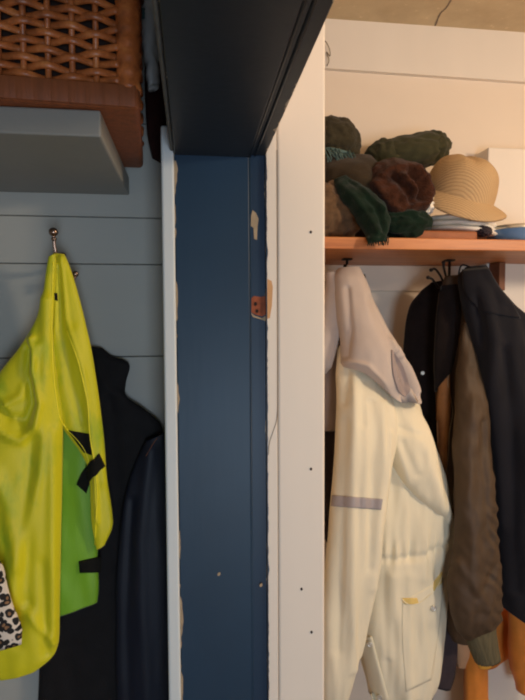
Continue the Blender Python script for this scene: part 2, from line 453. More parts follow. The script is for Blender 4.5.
# door frame: blue lining and head, white casings
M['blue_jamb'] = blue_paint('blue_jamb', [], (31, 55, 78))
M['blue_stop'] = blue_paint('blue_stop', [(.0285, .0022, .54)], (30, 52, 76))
M['blue_head'] = blue_paint('blue_head', [(0.0, .002, .56)], (31, 35, 41))  # the jamb's blue darkened nearly black: soffit shade put into the colour
M['blue_head_stop'] = blue_paint('blue_head_stop', [(.0285, .0045, .54)], (31, 35, 41))  # same darkening for the shaded soffit rebate
XM = .108
door = thing('door_1', 'dark blue chipped door frame lining between the two rooms', None, (0, YJ, 0), kind='structure')
def dpart(name, bm, mat, org, smooth=False): return finish(name, bm, mat, door, smooth, Vector(org))
bm = bmesh.new(); add_box(bm, (XA, YJ, 0), (XM, YJ + .03, ZH + .045), .0016, 2); dpart('jamb_lining', bm, 'blue_jamb', (XA, YJ, 0))
bm = bmesh.new(); add_box(bm, (XM, YJ + .004, 0), (XB - .0005, YJ + .03, ZH + .04), .001, 1); stop = dpart('jamb_rebate', bm, 'blue_stop', (XM + .002, YJ, 0))
bm = bmesh.new(); add_tube(bm, [(XM + .001, YJ + .003, 0.0), (XM + .001, YJ + .003, ZH)], .0022, 8); dpart('jamb_bead', bm, 'blue_jamb', (XM - .082, YJ, 0), True)
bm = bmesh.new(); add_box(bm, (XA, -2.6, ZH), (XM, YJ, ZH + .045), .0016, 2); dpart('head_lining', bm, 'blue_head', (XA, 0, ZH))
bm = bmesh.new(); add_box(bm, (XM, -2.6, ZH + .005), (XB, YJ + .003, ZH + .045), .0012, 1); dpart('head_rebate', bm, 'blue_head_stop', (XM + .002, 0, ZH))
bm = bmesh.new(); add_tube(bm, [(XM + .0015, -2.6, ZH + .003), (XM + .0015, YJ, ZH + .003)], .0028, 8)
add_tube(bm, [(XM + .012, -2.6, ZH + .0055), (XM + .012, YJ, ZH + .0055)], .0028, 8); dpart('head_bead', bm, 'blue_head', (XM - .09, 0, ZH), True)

def add_flat(bm, poly, y, th):         # irregular chip lying on a face that looks along -Y
    pts = [P(px, py, y) for px, py in poly]
    f = [bm.verts.new(Vector((p.x, y - th, p.z))) for p in pts]; b = [bm.verts.new(Vector((p.x, y + .001, p.z))) for p in pts]
    bm.faces.new(f); n = len(f)
    for i in range(n): bm.faces.new((f[i], b[i], b[(i + 1) % n], f[(i + 1) % n]))
# strike-plate mortise: red stained wood, two screw holes, split pale wood at the edge
bm = bmesh.new(); add_flat(bm, [(250, 299), (254, 296), (260, 297), (265.5, 296), (266.5, 314), (262, 316.5), (255, 314.5), (251, 312), (250, 305)], YJ + .004, .0012)
mo = dpart('strike_mortise', bm, 'red_wood', (XM, YJ, P(258, 318, YJ).z)); mo['label'] = 'bare reddish wood where the strike plate was'
sub(mo)
bm = bmesh.new()
for q in ((255.5, 304), (257, 311)):
    add_flat(bm, [(q[0] + 1.5 * cos(k * pi / 4), q[1] + 2 * sin(k * pi / 4)) for k in range(8)], YJ + .004, .002)
finish('screw_hole', bm, 'dark_hole', mo, False)
bm = bmesh.new(); add_flat(bm, [(250, 312), (255, 316), (262, 318), (266.5, 315), (267.5, 322), (261, 319.5), (253, 317)], YJ + .004, .0015); dpart('paint_chip', bm, 'flake', (XM, YJ, 1))
bm = bmesh.new(); add_flat(bm, [(252.5, 210), (256, 213), (258.5, 219), (257.5, 226), (257, 240), (254, 239), (253.5, 228), (250.8, 226), (251, 216)], YJ + .004, .0008); dpart('paint_chip', bm, 'flake', (XM, YJ, 1))
bm = bmesh.new()
for q in ((219, 574), (303 - 42, 585)): add_flat(bm, [(q[0] + 1.7 * cos(k * pi / 3 + .3), q[1] + 1.9 * sin(k * pi / 3)) for k in range(6)], YJ, .001)
dpart('paint_chip', bm, 'flake', (0, YJ, 1))
# left edge: ragged pale edge of old paint
bm = bmesh.new(); rn = random.Random(3)
zz = .0
edge = []
while zz < ZH - .01:
    w = max(0, mnoise.noise(Vector((zz * 12, 2.2, 0))) * .0075 + mnoise.noise(Vector((zz * 60, 7, 0))) * .0036 + .0006)
    edge.append((zz, w)); zz += .006
for (za, wa), (zb, wb) in zip(edge[:-1], edge[1:]):
    if wa + wb < .0015: continue
    vs = [bm.verts.new((XA - .0005, YJ - .0012, za)), bm.verts.new((XA + wa, YJ - .0012, za)), bm.verts.new((XA + wb, YJ - .0012, zb)), bm.verts.new((XA - .0005, YJ - .0012, zb))]
    bm.faces.new(vs)
dpart('chipped_edge', bm, 'flake', (XA, YJ, 0))

# left casing (cool side) and its return along the head
bm = bmesh.new(); add_box(bm, (XA - .0235, YJ - .006, 0), (XA - .0008, YL, ZH + .05), .004, 3); struct(finish('trim_1', bm, 'cold_white', smooth=False))
bm = bmesh.new(); add_box(bm, (XA - .007, -2.6, ZH + .004), (XA - .0008, YJ - .007, ZH + .07), .002, 1); struct(finish('trim_5', bm, 'old_grey', smooth=False))
# right casing: narrow strip with a joint, wide white board with rounded edge
bm = bmesh.new(); xj = P(277, 300, YJ).x
add_box(bm, (XB, YJ - .004, 0), (xj - .0006, YJ + .03, ZC), .0012, 1)
add_box(bm, (xj + .0003, YJ - .004, 0), (XS, YJ + .03, ZC), .005, 4)
cas = struct(finish('trim_2', bm, 'white_board', smooth=False, origin=Vector((XB, YJ, 0))))
cas['_w'] = (XB, YJ, 0)
YC = YJ - .004
bm = bmesh.new(); add_flat(bm, [(267.3, 279), (271.5, 281), (272.8, 287), (271.8, 306), (269.8, 318), (267.2, 319)], YC, .0006)
finish('bare_wood', bm, 'bare_wood', cas, False)
bm = bmesh.new()
for q in ((311, 469), (301.5, 589), (311.5, 632), (310.8, 232)): add_flat(bm, [(q[0] + 1.2 * cos(k * pi / 4), q[1] + 1.5 * sin(k * pi / 4)) for k in range(8)], YC, .0008)
finish('nail_hole', bm, 'dark_hole', cas, False)
bm = bmesh.new()     # old caulk line ending in a kink
pl = smooth_poly([(277, 150), (277.2, 250), (277.4, 380), (277, 416), (273.5, 430), (269.5, 442), (268.2, 455)], 40)
for (a, b) in zip(pl[:-1], pl[1:]):
    pa_, pb_ = P(a[0], a[1], YC), P(b[0], b[1], YC); w = .0007
    bm.faces.new([bm.verts.new(v) for v in ((pa_.x - w, YC - .0006, pa_.z), (pa_.x + w, YC - .0006, pa_.z), (pb_.x + w, YC - .0006, pb_.z), (pb_.x - w, YC - .0006, pb_.z))])
finish('caulk_line', bm, 'crack', cas, False)
# ragged boundary of blue paint over white
bm = bmesh.new(); zz = 0.0; edge = []
while zz < ZH:
    edge.append((zz, max(.0003, .0012 + mnoise.noise(Vector((zz * 35, 9, 0))) * .0028 + mnoise.noise(Vector((zz * 120, 4, 0))) * .0012))); zz += .004
for (za, wa), (zb, wb) in zip(edge[:-1], edge[1:]):
    bm.faces.new([bm.verts.new(v) for v in ((XB - .0005, YC - .0005, za), (XB + wa, YC - .0005, za), (XB + wb, YC - .0005, zb), (XB - .0005, YC - .0005, zb))])
finish('paint_line', bm, 'blue_stop', cas, False)

# ------------------------------------------------------------------ LEFT ROOM
# thick white shelf
YS = .79
s0, s1 = P(-220, 103, YS), P(101, 137, YS); st_ = P(101, 110, YS)
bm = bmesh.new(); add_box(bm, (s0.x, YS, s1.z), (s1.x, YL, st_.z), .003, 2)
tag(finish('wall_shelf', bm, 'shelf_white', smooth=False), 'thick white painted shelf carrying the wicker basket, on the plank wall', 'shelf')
ZS = st_.z
# wicker basket, overhanging the shelf end
bx0, bx1 = P(-150, 60, .77).x, P(139.5, 60, .77).x; by0, by1 = .775, 1.075; bz0 = ZS + .001; bz1 = bz0 + .30
bk = thing('wicker_basket', 'large orange-brown woven wicker basket on the white shelf', 'basket', ((bx0 + bx1) / 2, .94, bz0))
stk_dx = (P(37, 60, .775) - P(13, 60, .775)).x
rb = .0116                                                      # weaver spacing
def weave_face(bm, bs, A, B, nrm, z0, z1, phase=0):
    A = Vector(A); B = Vector(B); L = (B - A).length; d = (B - A).normalized(); n = Vector(nrm)
    ns = max(2, round(L / stk_dx)); sp = L / ns
    nrow = int((z1 - z0) / rb)
    for k in range(ns + 1):
        c = A + d * sp * k
        add_tube(bs, [c + Vector((0, 0, z0 - .005)), c + Vector((0, 0, z1 + .003))], .0042, 8)
    for r in range(nrow):
        z = z0 + (r + .5) * rb; m_ = ns * 6; pts = []
        jit = random.uniform(-.0012, .0012)
        for i in range(m_ + 1):
            s = L * i / m_; ph = pi * s / sp + pi * r + phase
            pts.append(A + d * s + n * (.0066 * sin(ph + pi / 2)) + Vector((0, 0, z + jit + .0022 * sin(ph * .5 + r * 2.1))))
        add_tube(bm, pts, .0034, 8, r2=.0054)
bm = bmesh.new(); bs = bmesh.new(); bb = .034
ix1 = P(119, 60, .775).x
fz0, fz1 = bz0 + bb, bz1 - .02
weave_face(bm, bs, (bx0 + .02, by0 + .012, 0), (ix1, by0 + .012, 0), (0, -1, 0), fz0, fz1)
weave_face(bm, bs, (bx1 - .008, by0 + .03, 0), (bx1 - .008, by1 - .03, 0), (1, 0, 0), fz0, fz1)
weave_face(bm, bs, (bx0 + .02, by1 - .01, 0), (bx1 - .02, by1 - .01, 0), (0, 1, 0), fz0, fz1)
weave_face(bm, bs, (bx0 + .008, by0 + .03, 0), (bx0 + .008, by1 - .03, 0), (-1, 0, 0), fz0, fz1)
finish('woven_sides', bm, 'wicker', bk); finish('stakes', bs, 'wicker', bk)
bm = bmesh.new()
add_box(bm, (bx0 + .03, by0 + .025, bz0 + .012), (bx1 - .022, by1 - .025, bz0 + .03))
for q in (((bx0 + .02, by0 + .026), (bx1 - .02, by0 + .03)), ((bx0 + .02, by1 - .03), (bx1 - .02, by1 - .026)), ((bx1 - .026, by0 + .03), (bx1 - .022, by1 - .03)), ((bx0 + .022, by0 + .03), (bx0 + .026, by1 - .03))):
    add_box(bm, (q[0][0], q[0][1], bz0 + .02), (q[1][0], q[1][1], bz1 - .02))
finish('lining', bm, 'wicker_dark', bk, False)
bm = bmesh.new()                                                # bottom band, wrapped
add_box(bm, (bx0 + .004, by0, bz0), (bx1 - .001, by1, bz0 + bb), .008, 3)
for k in range(16):
    x = bx0 + .012 + k * (bx1 - bx0 - .03) / 15
    add_box(bm, (x - (bx1 - bx0 - .03) / 30 - .0012, by0 - .0018, bz0 + .002), (x + (bx1 - bx0 - .03) / 30 + .0012, by0 + .004, bz0 + bb - .002), .0016, 2)
finish('base_band', bm, 'wicker_band', bk)
bm = bmesh.new(); add_box(bm, (bx0 - .004, by0 - .006, bz1 - .022), (bx1 + .006, by1 + .004, bz1 - .012), .004, 2)
for a, b in (((bx0, by0), (bx1, by0)), ((bx1, by0), (bx1, by1)), ((bx1, by1), (bx0, by1)), ((bx0, by1), (bx0, by0))):
    add_tube(bm, [(a[0], a[1], bz1 - .006), (b[0], b[1], bz1 - .006)], .009, 10)
finish('rim', bm, 'wicker_band', bk)
for cx, cy in ((bx1 - .016, by0 + .014), (bx0 + .012, by0 + .014), (bx1 - .016, by1 - .014), (bx0 + .012, by1 - .014)):
    bm = bmesh.new(); n = 24
    r0 = .0165 if cy < .9 else .013
    add_tube(bm, [(cx, cy, bz0 + bb - .006 + (bz1 - .02 - bz0 - bb) * i / 60) for i in range(61)], [r0 + .0009 * sin(i * 1.3) for i in range(61)], 14)
    for i in range(0): 
        z = 0
        add_tube(bm, [(cx + (r0 + .0008) * cos(t), cy + (r0 + .0008) * sin(t), z + .003 * t) for t in [k * pi / 6 - pi for k in range(13)]], .0024, 6)
    finish('corner_post', bm, 'wicker', bk)

bk.rotation_euler.z = radians(4.0); bk.location.x -= .012; bk.location.y -= .004
# crumpled clear plastic bag hanging beside the basket
bm = bmesh.new()
drape(bm, [((143, -70), (150, -70), 1.06, .008), ((138, -40), (156, -40), 1.06, .02), ((138, 0), (158, 0), 1.06, .03), ((141, 40), (159, 38), 1.06, .03), ((146, 70), (160, 66), 1.06, .022), ((148, 90), (157, 88), 1.06, .012)], 36, 50, nz=(.012, 40, 30, 4))
pb = thing('plastic_bag', 'crumpled clear plastic bag squeezed between wicker basket and door frame', 'bag', P(150, 90, 1.06))
bag = finish('bag_film', bm, 'plastic', pb); bv = bvh_of([bag])
bm = bmesh.new(); add_patch(bm, bv, [(137, 9), (139, 19)], [(145, 8), (145, 19)], 6, 6, fb=1.04); finish('printed_patch', bm, 'teal_print', pb)
bm = bmesh.new(); add_tube(bm, [P(146.5, -66, 1.06), P(147, -92, 1.075), P(147, -112, 1.11), P(147, -116, YL)], .0022, 8, n_s=16); 
finish('hanging_loop', bm, 'wire', pb)

bm = bmesh.new()  # thin dark maroon sheet against the plank wall, right of the basket
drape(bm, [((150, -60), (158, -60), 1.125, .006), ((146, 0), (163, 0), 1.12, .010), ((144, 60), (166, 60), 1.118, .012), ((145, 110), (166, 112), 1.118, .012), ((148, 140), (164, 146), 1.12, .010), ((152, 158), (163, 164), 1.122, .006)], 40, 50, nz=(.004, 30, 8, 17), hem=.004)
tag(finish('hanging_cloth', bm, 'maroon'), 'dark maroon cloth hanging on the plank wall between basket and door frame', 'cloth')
# brass double coat hook
hk = thing('coat_hook', 'brassy ball-ended coat hook on the plank wall above the yellow vest', 'hook', P(58, 262, YL))
bm = bmesh.new(); c = P(62, 268, YL); add_box(bm, (c.x - .008, YL - .004, c.z - .035), (c.x + .008, YL, c.z + .03), .003, 2); finish('back_plate', bm, 'metal', hk)
k0 = P(53.5, 232, 1.06)
bm = bmesh.new(); add_tube(bm, [(c.x, YL - .002, c.z + .004), P(58.5, 266, 1.10), P(57, 259, 1.075), P(54.5, 246, 1.065), k0], [.0045, .0045, .0042, .0032, .0032], 10, n_s=24); finish('upper_arm', bm, 'metal', hk)
bm = bmesh.new(); add_ball(bm, k0, .0088, 1, 1, .95, 20, 14); add_ball(bm, P(54, 239, 1.062), .0052, 1, 1, .8); finish('ball_end', bm, 'metal', hk)
k1 = P(75.5, 274, 1.085)
bm = bmesh.new(); add_tube(bm, [(c.x, YL - .002, c.z - .014), P(68, 279, 1.10), P(73, 280, 1.085), k1], [.004, .004, .0035, .003], 10, n_s=20); add_ball(bm, k1, .0062); finish('lower_arm', bm, 'metal', hk)

# yellow hi-vis vest
vest = thing('safety_vest', 'bright yellow high-visibility vest hanging from the ball-ended hook', 'vest', P(50, 680, 1.05))
bm = bmesh.new()                                                # back panel seen inside, lime
drape(bm, [((56, 400), (86, 396), 1.085, .008), ((54, 430), (92, 430), 1.085, .010), ((48, 480), (97, 480), 1.085, .011), ((44, 540), (97, 540), 1.085, .011), ((42, 590), (98, 585), 1.085, .010), ((40, 622), (97, 602), 1.085, .009)],
      56, 60, nz=(.004, 24, 8, 1.5), hem=.006)
back = finish('back_panel', bm, 'lime', vest); back['label'] = 'lime green inside of the back panel'
bm = bmesh.new()                                                # right front panel
drape(bm, [((53, 253), (64, 254), 1.064, .006), ((54, 268), (69, 266), 1.064, .009), ((51, 300), (79, 298), 1.062, .012), ((49, 340), (89, 338), 1.062, .014), ((50, 380), (96, 378), 1.062, .014), ((60, 422), (102, 422), 1.062, .013), ((80, 452), (105, 450), 1.063, .011), ((89, 475), (107, 475), 1.064, .010), ((91, 520), (112, 512), 1.066, .009), ((93, 535), (112, 528), 1.066, .009), ((96, 550), (105, 545), 1.067, .006)],
      72, 120, nz=(.003, 30, 5, 3), hem=.006,
      ridges=[([(62, 258), (68, 320), (84, 370), (90, 410), (96, 470), (98, 520)], 2.4, .006), ([(60, 270), (63, 330), (72, 380), (84, 420)], 5, -.005), ([(78, 330), (92, 400), (103, 480)], 5, .004), ([(58, 265), (57, 330)], 2, .004)])
rp = finish('front_panel', bm, 'yellow', vest)
bm = bmesh.new()                                                # left front panel with its drooping armhole
drape(bm, [((49, 257), (55, 254), 1.05, .006), ((47, 270), (56, 268), 1.05, .008), ((43, 298), (54, 300), 1.05, .010), ((36, 320), (53, 320), 1.05, .012), ((20, 346), (53, 342), 1.05, .015), ((-4, 380), (57, 380), 1.05, .021), ((-24, 430), (62, 425), 1.05, .023), ((-30, 500), (61, 500), 1.05, .022), ((-30, 570), (60, 570), 1.05, .020), ((-26, 630), (60, 628), 1.05, .017), ((-22, 660), (58, 646), 1.05, .014), ((-14, 674), (52, 657), 1.05, .012), ((0, 680), (36, 670), 1.05, .008)],
      110, 190, nz=(.005, 18, 5, 8), hem=.006, pw=.8,
      ridges=[([(34, 338), (36, 370), (42, 402), (38, 425), (24, 438), (8, 430), (-6, 412)], 3.4, .012), ([(30, 350), (32, 380), (36, 402), (28, 420), (12, 414), (-4, 396)], 4, -.012),
              ([(40, 345), (36, 365), (24, 395), (10, 402)], 4, .006), ([(0, 392), (20, 420)], 2.2, .008), ([(48, 300), (47, 400), (42, 470), (20, 560), (14, 600)], 6, .007), ([(54, 430), (54, 640)], 5, .006),
              ([(38, 440), (28, 520), (30, 600)], 7, -.006), ([(26, 602), (50, 634)], 3.5, .005), ([(0, 470), (12, 500), (20, 560)], 6, .006), ([(20, 640), (28, 600)], 6, -.005), ([(44, 560), (48, 650)], 5, -.004)])
lp = finish('front_panel', bm, 'yellow', vest)
bv = bvh_of([lp, rp])
bm = bmesh.new(); add_piping(bm, bv, [(53, 262), (52, 300), (52, 340), (54, 380), (59, 415), (66, 428)], .0013, 50, fb=1.04); finish('edge_binding', bm, 'yellow_edge', vest)
bv2 = bvh_of([rp, back])
bm = bmesh.new(); add_piping(bm, bv2, [(66, 428), (76, 438), (85, 450), (89, 462), (89, 474)], .0012, 30, .001, 1.06)
add_piping(bm, bv2, [(67, 330), (78, 360), (84, 385), (88, 405), (90, 435), (94, 460), (97, 490), (96, 520), (95, 545)], .0013, 60, .0005, 1.06); finish('edge_binding', bm, 'yellow_edge', vest)
bm = bmesh.new(); add_patch(bm, bv2, [(68, 430), (84, 452)], [(90, 434), (92, 455)], 8, 8, .001, .001, 1.06); finish('reflective_strip', bm, 'black_tab', vest)
bm = bmesh.new(); add_patch(bm, bv2, [(99, 453), (90, 463), (82, 472), (77, 484)], [(104, 466), (96, 474), (90, 482), (86, 493)], 8, 14, .003, .0015, 1.06); finish('closure_tab', bm, 'black_tab', vest)
bm = bmesh.new(); add_patch(bm, bv2, [(79, 561), (80, 572)], [(101, 556), (101, 572)], 10, 6, .002, .0015, 1.075); finish('closure_tab', bm, 'black_tab', vest)
bm = bmesh.new(); add_patch(bm, bv, [(54, 293), (55, 300)], [(57, 293), (57.5, 301)], 4, 4, .001, .0006, 1.05); finish('size_tag', bm, 'black_tab', vest)

# leopard-print cloth
bm = bmesh.new()
drape(bm, [((-62, 250), (-52, 250), 1.132, .006), ((-64, 300), (-46, 300), 1.10, .008), ((-60, 420), (-30, 420), 1.03, .008), ((-42, 545), (-5, 543), 1.00, .009), ((-40, 575), (4, 570), 1.00, .011), ((-38, 605), (12, 602), 1.00, .011), ((-36, 630), (21, 626), 1.00, .01), ((-34, 656), (22, 644), 1.00, .006)], 48, 40, nz=(.004, 30, 10, 2), hem=.004)
tag(finish('patterned_scarf', bm, 'leopard'), 'leopard-print scarf end in front of the yellow vest at left', 'scarf')

# black jacket behind the vest
bj = thing('rain_jacket', 'black jacket with upright collar and navy sleeve behind the yellow vest', 'jacket', P(120, 760, 1.10))
bm = bmesh.new()
drape(bm, [((88, 346), (102, 348), 1.13, .006), ((84, 352), (112, 356), 1.128, .008), ((82, 366), (129, 364), 1.126, .010), ((80, 385), (126, 383), 1.122, .012), ((78, 400), (127, 397), 1.12, .013), ((74, 418), (148, 412), 1.12, .013), ((70, 440), (163, 430), 1.119, .013), ((60, 480), (164, 475), 1.118, .013), ((50, 560), (162, 560), 1.118, .013), ((40, 660), (160, 660), 1.118, .013), ((36, 780), (160, 780), 1.118, .013)],
      80, 120, nz=(.003, 22, 5, 12), ridges=[([(96, 360), (110, 390), (124, 396)], 5, .005), ([(110, 400), (118, 480), (112, 600)], 6, -.006)])
body = finish('jacket_body', bm, 'black_fabric', bj)
bm = bmesh.new()
drape(bm, [((146, 440), (165, 432), 1.10, .008), ((134, 466), (168, 455), 1.10, .012), ((122, 510), (170, 505), 1.095, .014), ((116, 580), (172, 580), 1.095, .015), ((116, 660), (173, 660), 1.095, .015), ((118, 780), (174, 780), 1.095, .015)],
      60, 90, nz=(.004, 26, 5, 21), ridges=[([(150, 450), (140, 540), (146, 700)], 7, .006), ([(132, 500), (126, 620), (130, 720)], 5, -.006)])
slv = finish('sleeve', bm, 'navy_rain', bj); slv['label'] = 'dark navy sleeve'
bm = bmesh.new(); add_piping(bm, bvh_of([slv, body]), [(160, 434), (153, 444), (146, 456)], .0007, 14, .0, 1.08); finish('seam_piping', bm, 'wicker_band', bj)

# ------------------------------------------------------------------ RIGHT NICHE
YF = 1.35
sa, sb = P(325, 236.5, YF), P(325, 248.5, YF)
shelf = thing('hat_shelf', 'orange-brown pine shelf holding the hats above the coats', 'shelf', (1.0, 1.55, sb.z))
bm = bmesh.new(); add_box(bm, (XB + .002, YF, sb.z), (2.08, yp - .002, sa.z), .0025, 2); add_box(bm, (XB + .002, yp - .004, sb.z), (pa.x - .002, YR - .001, sa.z), .001, 1)
finish('shelf_board', bm, 'pine', shelf, False)
bm = bmesh.new(); q = P(485.5, 270, 1.68); add_box(bm, (q.x, 1.60, sb.z - .09), (q.x + .022, YR - .001, sb.z - .0005), .002, 1); finish('bracket', bm, 'leather', shelf, False)
bm = bmesh.new(); add_box(bm, (XB + .003, YR - .02, sb.z - .085), (q.x - .001, YR - .001, sb.z - .0005), .002, 1); finish('wall_batten', bm, 'cream_wall', shelf, False)
ZSH = sa.z

# hooks
def iron_hook(px, label, pts_list, Yh=1.56):
    h = thing('iron_hook', label, 'hook', Vector((P(px, 262, Yh).x, Yh, sb.z)), group='wrought iron coat hooks under the shelf')
    c = Vector((P(px, 262, Yh).x, Yh, sb.z))
    bm = bmesh.new(); add_box(bm, (c.x - .014, c.y - .014, c.z - .005), (c.x + .014, c.y + .014, c.z), .002, 1)
    add_tube(bm, [c, c - Vector((0, 0, .035)), c - Vector((0, -.004, .075))], .0042, 8); finish('stem', bm, 'iron', h)
    for pts in pts_list:
        bm = bmesh.new(); w = [P(a, b, y) for a, b, y in pts]
        add_tube(bm, w, [.0035] * (len(w) - 1) + [.0045], 8, n_s=24); add_ball(bm, w[-1], .0055); finish('prong', bm, 'iron', h)
    return h
iron_hook(449.5, 'black wrought iron hook under the shelf beside the navy jacket collar', [
    [(450, 282, 1.57), (444, 282, 1.55), (440, 275, 1.53), (435, 269, 1.52), (431, 270, 1.52)], [(450, 288, 1.57), (440, 288, 1.54), (436, 284, 1.53), (432, 279, 1.52), (428, 277.5, 1.52)],
    [(450, 282, 1.56), (446, 276, 1.53), (444, 268, 1.51), (443.5, 262.5, 1.51)], [(450, 285, 1.56), (456, 282, 1.53), (460, 274, 1.52)]])
iron_hook(347, 'black wrought iron hook under the shelf holding the grey hood', [
    [(348, 284, 1.57), (354, 284, 1.55), (360, 280, 1.54), (364, 275, 1.54), (365, 288, 1.54)], [(348, 284, 1.57), (344, 276, 1.54), (345, 266, 1.53)]])

# ---- charcoal jacket behind the parka
cj = thing('charcoal_jacket', 'charcoal jacket hidden behind the cream parka, only its edges showing', 'jacket', P(370, 760, 1.66))
bm = bmesh.new()
drape(bm, [((330, 282), (352, 280), 1.655, .02), ((322, 300), (362, 298), 1.655, .03), ((312, 340), (372, 340), 1.655, .04), ((306, 420), (384, 420), 1.655, .045), ((316, 520), (404, 520), 1.655, .045), ((360, 590), (420, 590), 1.655, .045), ((388, 650), (431, 645), 1.655, .04), ((394, 690), (432, 684), 1.655, .04), ((396, 760), (430, 745), 1.655, .04)], 60, 90, ds=.65, dy=.03, nz=(.006, 20, 5, 5))
finish('jacket_body', bm, 'charcoal', cj)
bm = bmesh.new(); add_tube(bm, [P(341, 284, 1.655), P(344, 277, 1.62), P(348, 279, 1.565)], .003, 8, n_s=12); finish('hanging_loop', bm, 'charcoal', cj)
bm = bmesh.new()
drape(bm, [((318, 286), (334, 276), 1.56, .02), ((310, 320), (333, 318), 1.56, .03), ((306, 400), (338, 400), 1.56, .035), ((304, 470), (334, 470), 1.56, .035), ((306, 500), (333, 495), 1.56, .035), ((308, 525), (327, 518), 1.56, .02)], 40, 60, nz=(.006, 20, 5, 9))
finish('sleeve', bm, 'charcoal', cj)

# ---- cream parka
pk = thing('parka', 'cream parka with pale grey hood hanging under the shelf beside the door casing', 'jacket', P(385, 700, 1.46))
bm = bmesh.new()        # body
fbody = lambda px, py: .0055 * sin((px - 380 + .04 * (py - 545)) * .72) * exp(-((py - 537 + .12 * (px - 380)) / 11.0) ** 2) * (1 if px > 372 else 0)
drape(bm, [((350, 350), (392, 352), 1.50, .05), ((345, 375), (412, 392), 1.49, .07), ((346, 410), (421, 416), 1.48, .085), ((350, 450), (434, 452), 1.475, .10), ((354, 500), (445, 500), 1.475, .11), ((356, 535), (448, 532), 1.475, .11), ((356, 565), (443, 558), 1.475, .11), ((355, 600), (443, 588), 1.475, .115), ((357, 640), (438, 630), 1.475, .115), ((366, 675), (434, 664), 1.475, .11), ((374, 704), (428, 688), 1.475, .09)],
      200, 240, nz=(.010, 26, 5, 31), fold=fbody, pw=.75,
      ridges=[([(395, 560), (392, 600), (396, 690)], 6, .006), ([(410, 480), (408, 560)], 6, .006), ([(380, 560), (386, 640), (394, 700)], 5, .006), ([(420, 540), (424, 575)], 5, -.005), ([(398, 470), (396, 540)], 5, -.007), ([(375, 640), (382, 690)], 4, -.005),
              ([(372, 545), (405, 540), (446, 526)], 3.5, -.006), ([(415, 610), (420, 680)], 8, -.006)],
      hem=.02)
pbody = finish('parka_body', bm, 'cream_fabric', pk)
bm = bmesh.new()        # right sleeve folded over the body
drape(bm, [((378, 372), (404, 392), 1.43, .02), ((380, 400), (418, 408), 1.40, .035), ((384, 432), (430, 436), 1.38, .045), ((390, 458), (438, 464), 1.375, .045), ((402, 482), (445, 490), 1.38, .04), ((418, 500), (449, 512), 1.39, .034), ((434, 514), (450, 528), 1.42, .026), ((442, 524), (447, 540), 1.44, .014)],
      72, 110, nz=(.007, 26, 8, 44), ridges=[([(386, 400), (392, 440), (404, 480)], 3, .005), ([(398, 410), (420, 450), (440, 505)], 6, .006), ([(392, 425), (414, 432)], 3, -.004), ([(396, 440), (410, 470)], 4, -.005)], hem=.004)
rs = finish('sleeve', bm, 'cream_fabric', pk)
bm = bmesh.new()        # left sleeve hanging in front
drape(bm, [((338, 345), (366, 352), 1.42, .03), ((336, 372), (384, 385), 1.39, .045), ((336, 400), (393, 410), 1.37, .055), ((335, 440), (393, 445), 1.36, .06), ((333, 480), (387, 482), 1.36, .06), ((329, 530), (382, 530), 1.36, .058), ((325, 580), (374, 580), 1.365, .055), ((320, 630), (363, 632), 1.37, .05), ((320, 668), (354, 668), 1.375, .045), ((322, 694), (348, 692), 1.38, .035), ((326, 706), (346, 702), 1.38, .025)],
      96, 180, nz=(.008, 30, 4, 52), pw=.78,
      ridges=[([(350, 370), (348, 440), (346, 520), (348, 660)], 5, .008), ([(364, 400), (366, 480), (364, 560)], 4, -.008), ([(376, 400), (376, 470), (366, 580)], 4, .007), ([(340, 420), (336, 520), (332, 640)], 5, -.006), ([(345, 372), (340, 400)], 4, -.006), ([(358, 380), (356, 420)], 3, -.005), ([(384, 430), (372, 560), (358, 650)], 3, .005)], hem=.01)
ls = finish('sleeve', bm, 'cream_fabric', pk)
sub(ls); bv = bvh_of([ls])
bm = bmesh.new(); add_patch(bm, bv, [(332.5, 495), (331.5, 506)], [(382.5, 499), (381, 509.5)], 60, 8, .0010, .0012, 1.37); finish('reflective_band', bm, 'reflective', ls)
bm = bmesh.new()        # grey hood
drape(bm, [((339, 268), (357, 267), 1.44, .022), ((334, 277), (364, 280), 1.43, .038), ((335, 298), (371, 297), 1.41, .05), ((337, 322), (381, 318), 1.395, .06), ((340, 342), (396, 344), 1.385, .066), ((341, 355), (409, 365), 1.38, .068), ((341, 363), (417, 388), 1.375, .066), ((342, 367), (418, 402), 1.375, .058)],
      110, 120, nz=(.008, 16, 10, 61), pw=.8, hem=.03, sag=lambda px, t: t ** 3 * (9 * exp(-((px - 391) / 17.0) ** 2) - 3 * exp(-((px - 356) / 12.0) ** 2)),
      ridges=[([(341, 361), (360, 365), (384, 386), (403, 399), (417, 399)], 2.6, .006), ([(396, 346), (408, 366), (416, 388)], 3, .006), ([(391, 352), (394, 370), (397, 386)], 4, -.03), ([(398, 360), (404, 378), (405, 390)], 5, -.03), ([(384, 338), (390, 352), (394, 388)], 2.2, .008),
              ([(343, 290), (344, 330), (342, 355)], 3, -.008), ([(350, 280), (362, 330), (378, 375)], 9, .006), ([(366, 300), (382, 335)], 5, -.005)])
hood = finish('hood', bm, 'hood_grey', pk); hood['label'] = 'pale grey hood'
sub(hood)
bm = bmesh.new(); add_patch(bm, bvh_of([hood]), [(391, 350), (391.5, 362), (393, 376), (398, 391), (403, 396)], [(392, 350), (401, 362), (407, 376), (410, 390), (405, 397)], 12, 20, .0022, .0006, 1.35); finish('hood_lining', bm, 'hood_inside', hood)  # darker patch gives the hood opening its inner shade by colour
bm = bmesh.new()        # the other side of the hood falling on the left
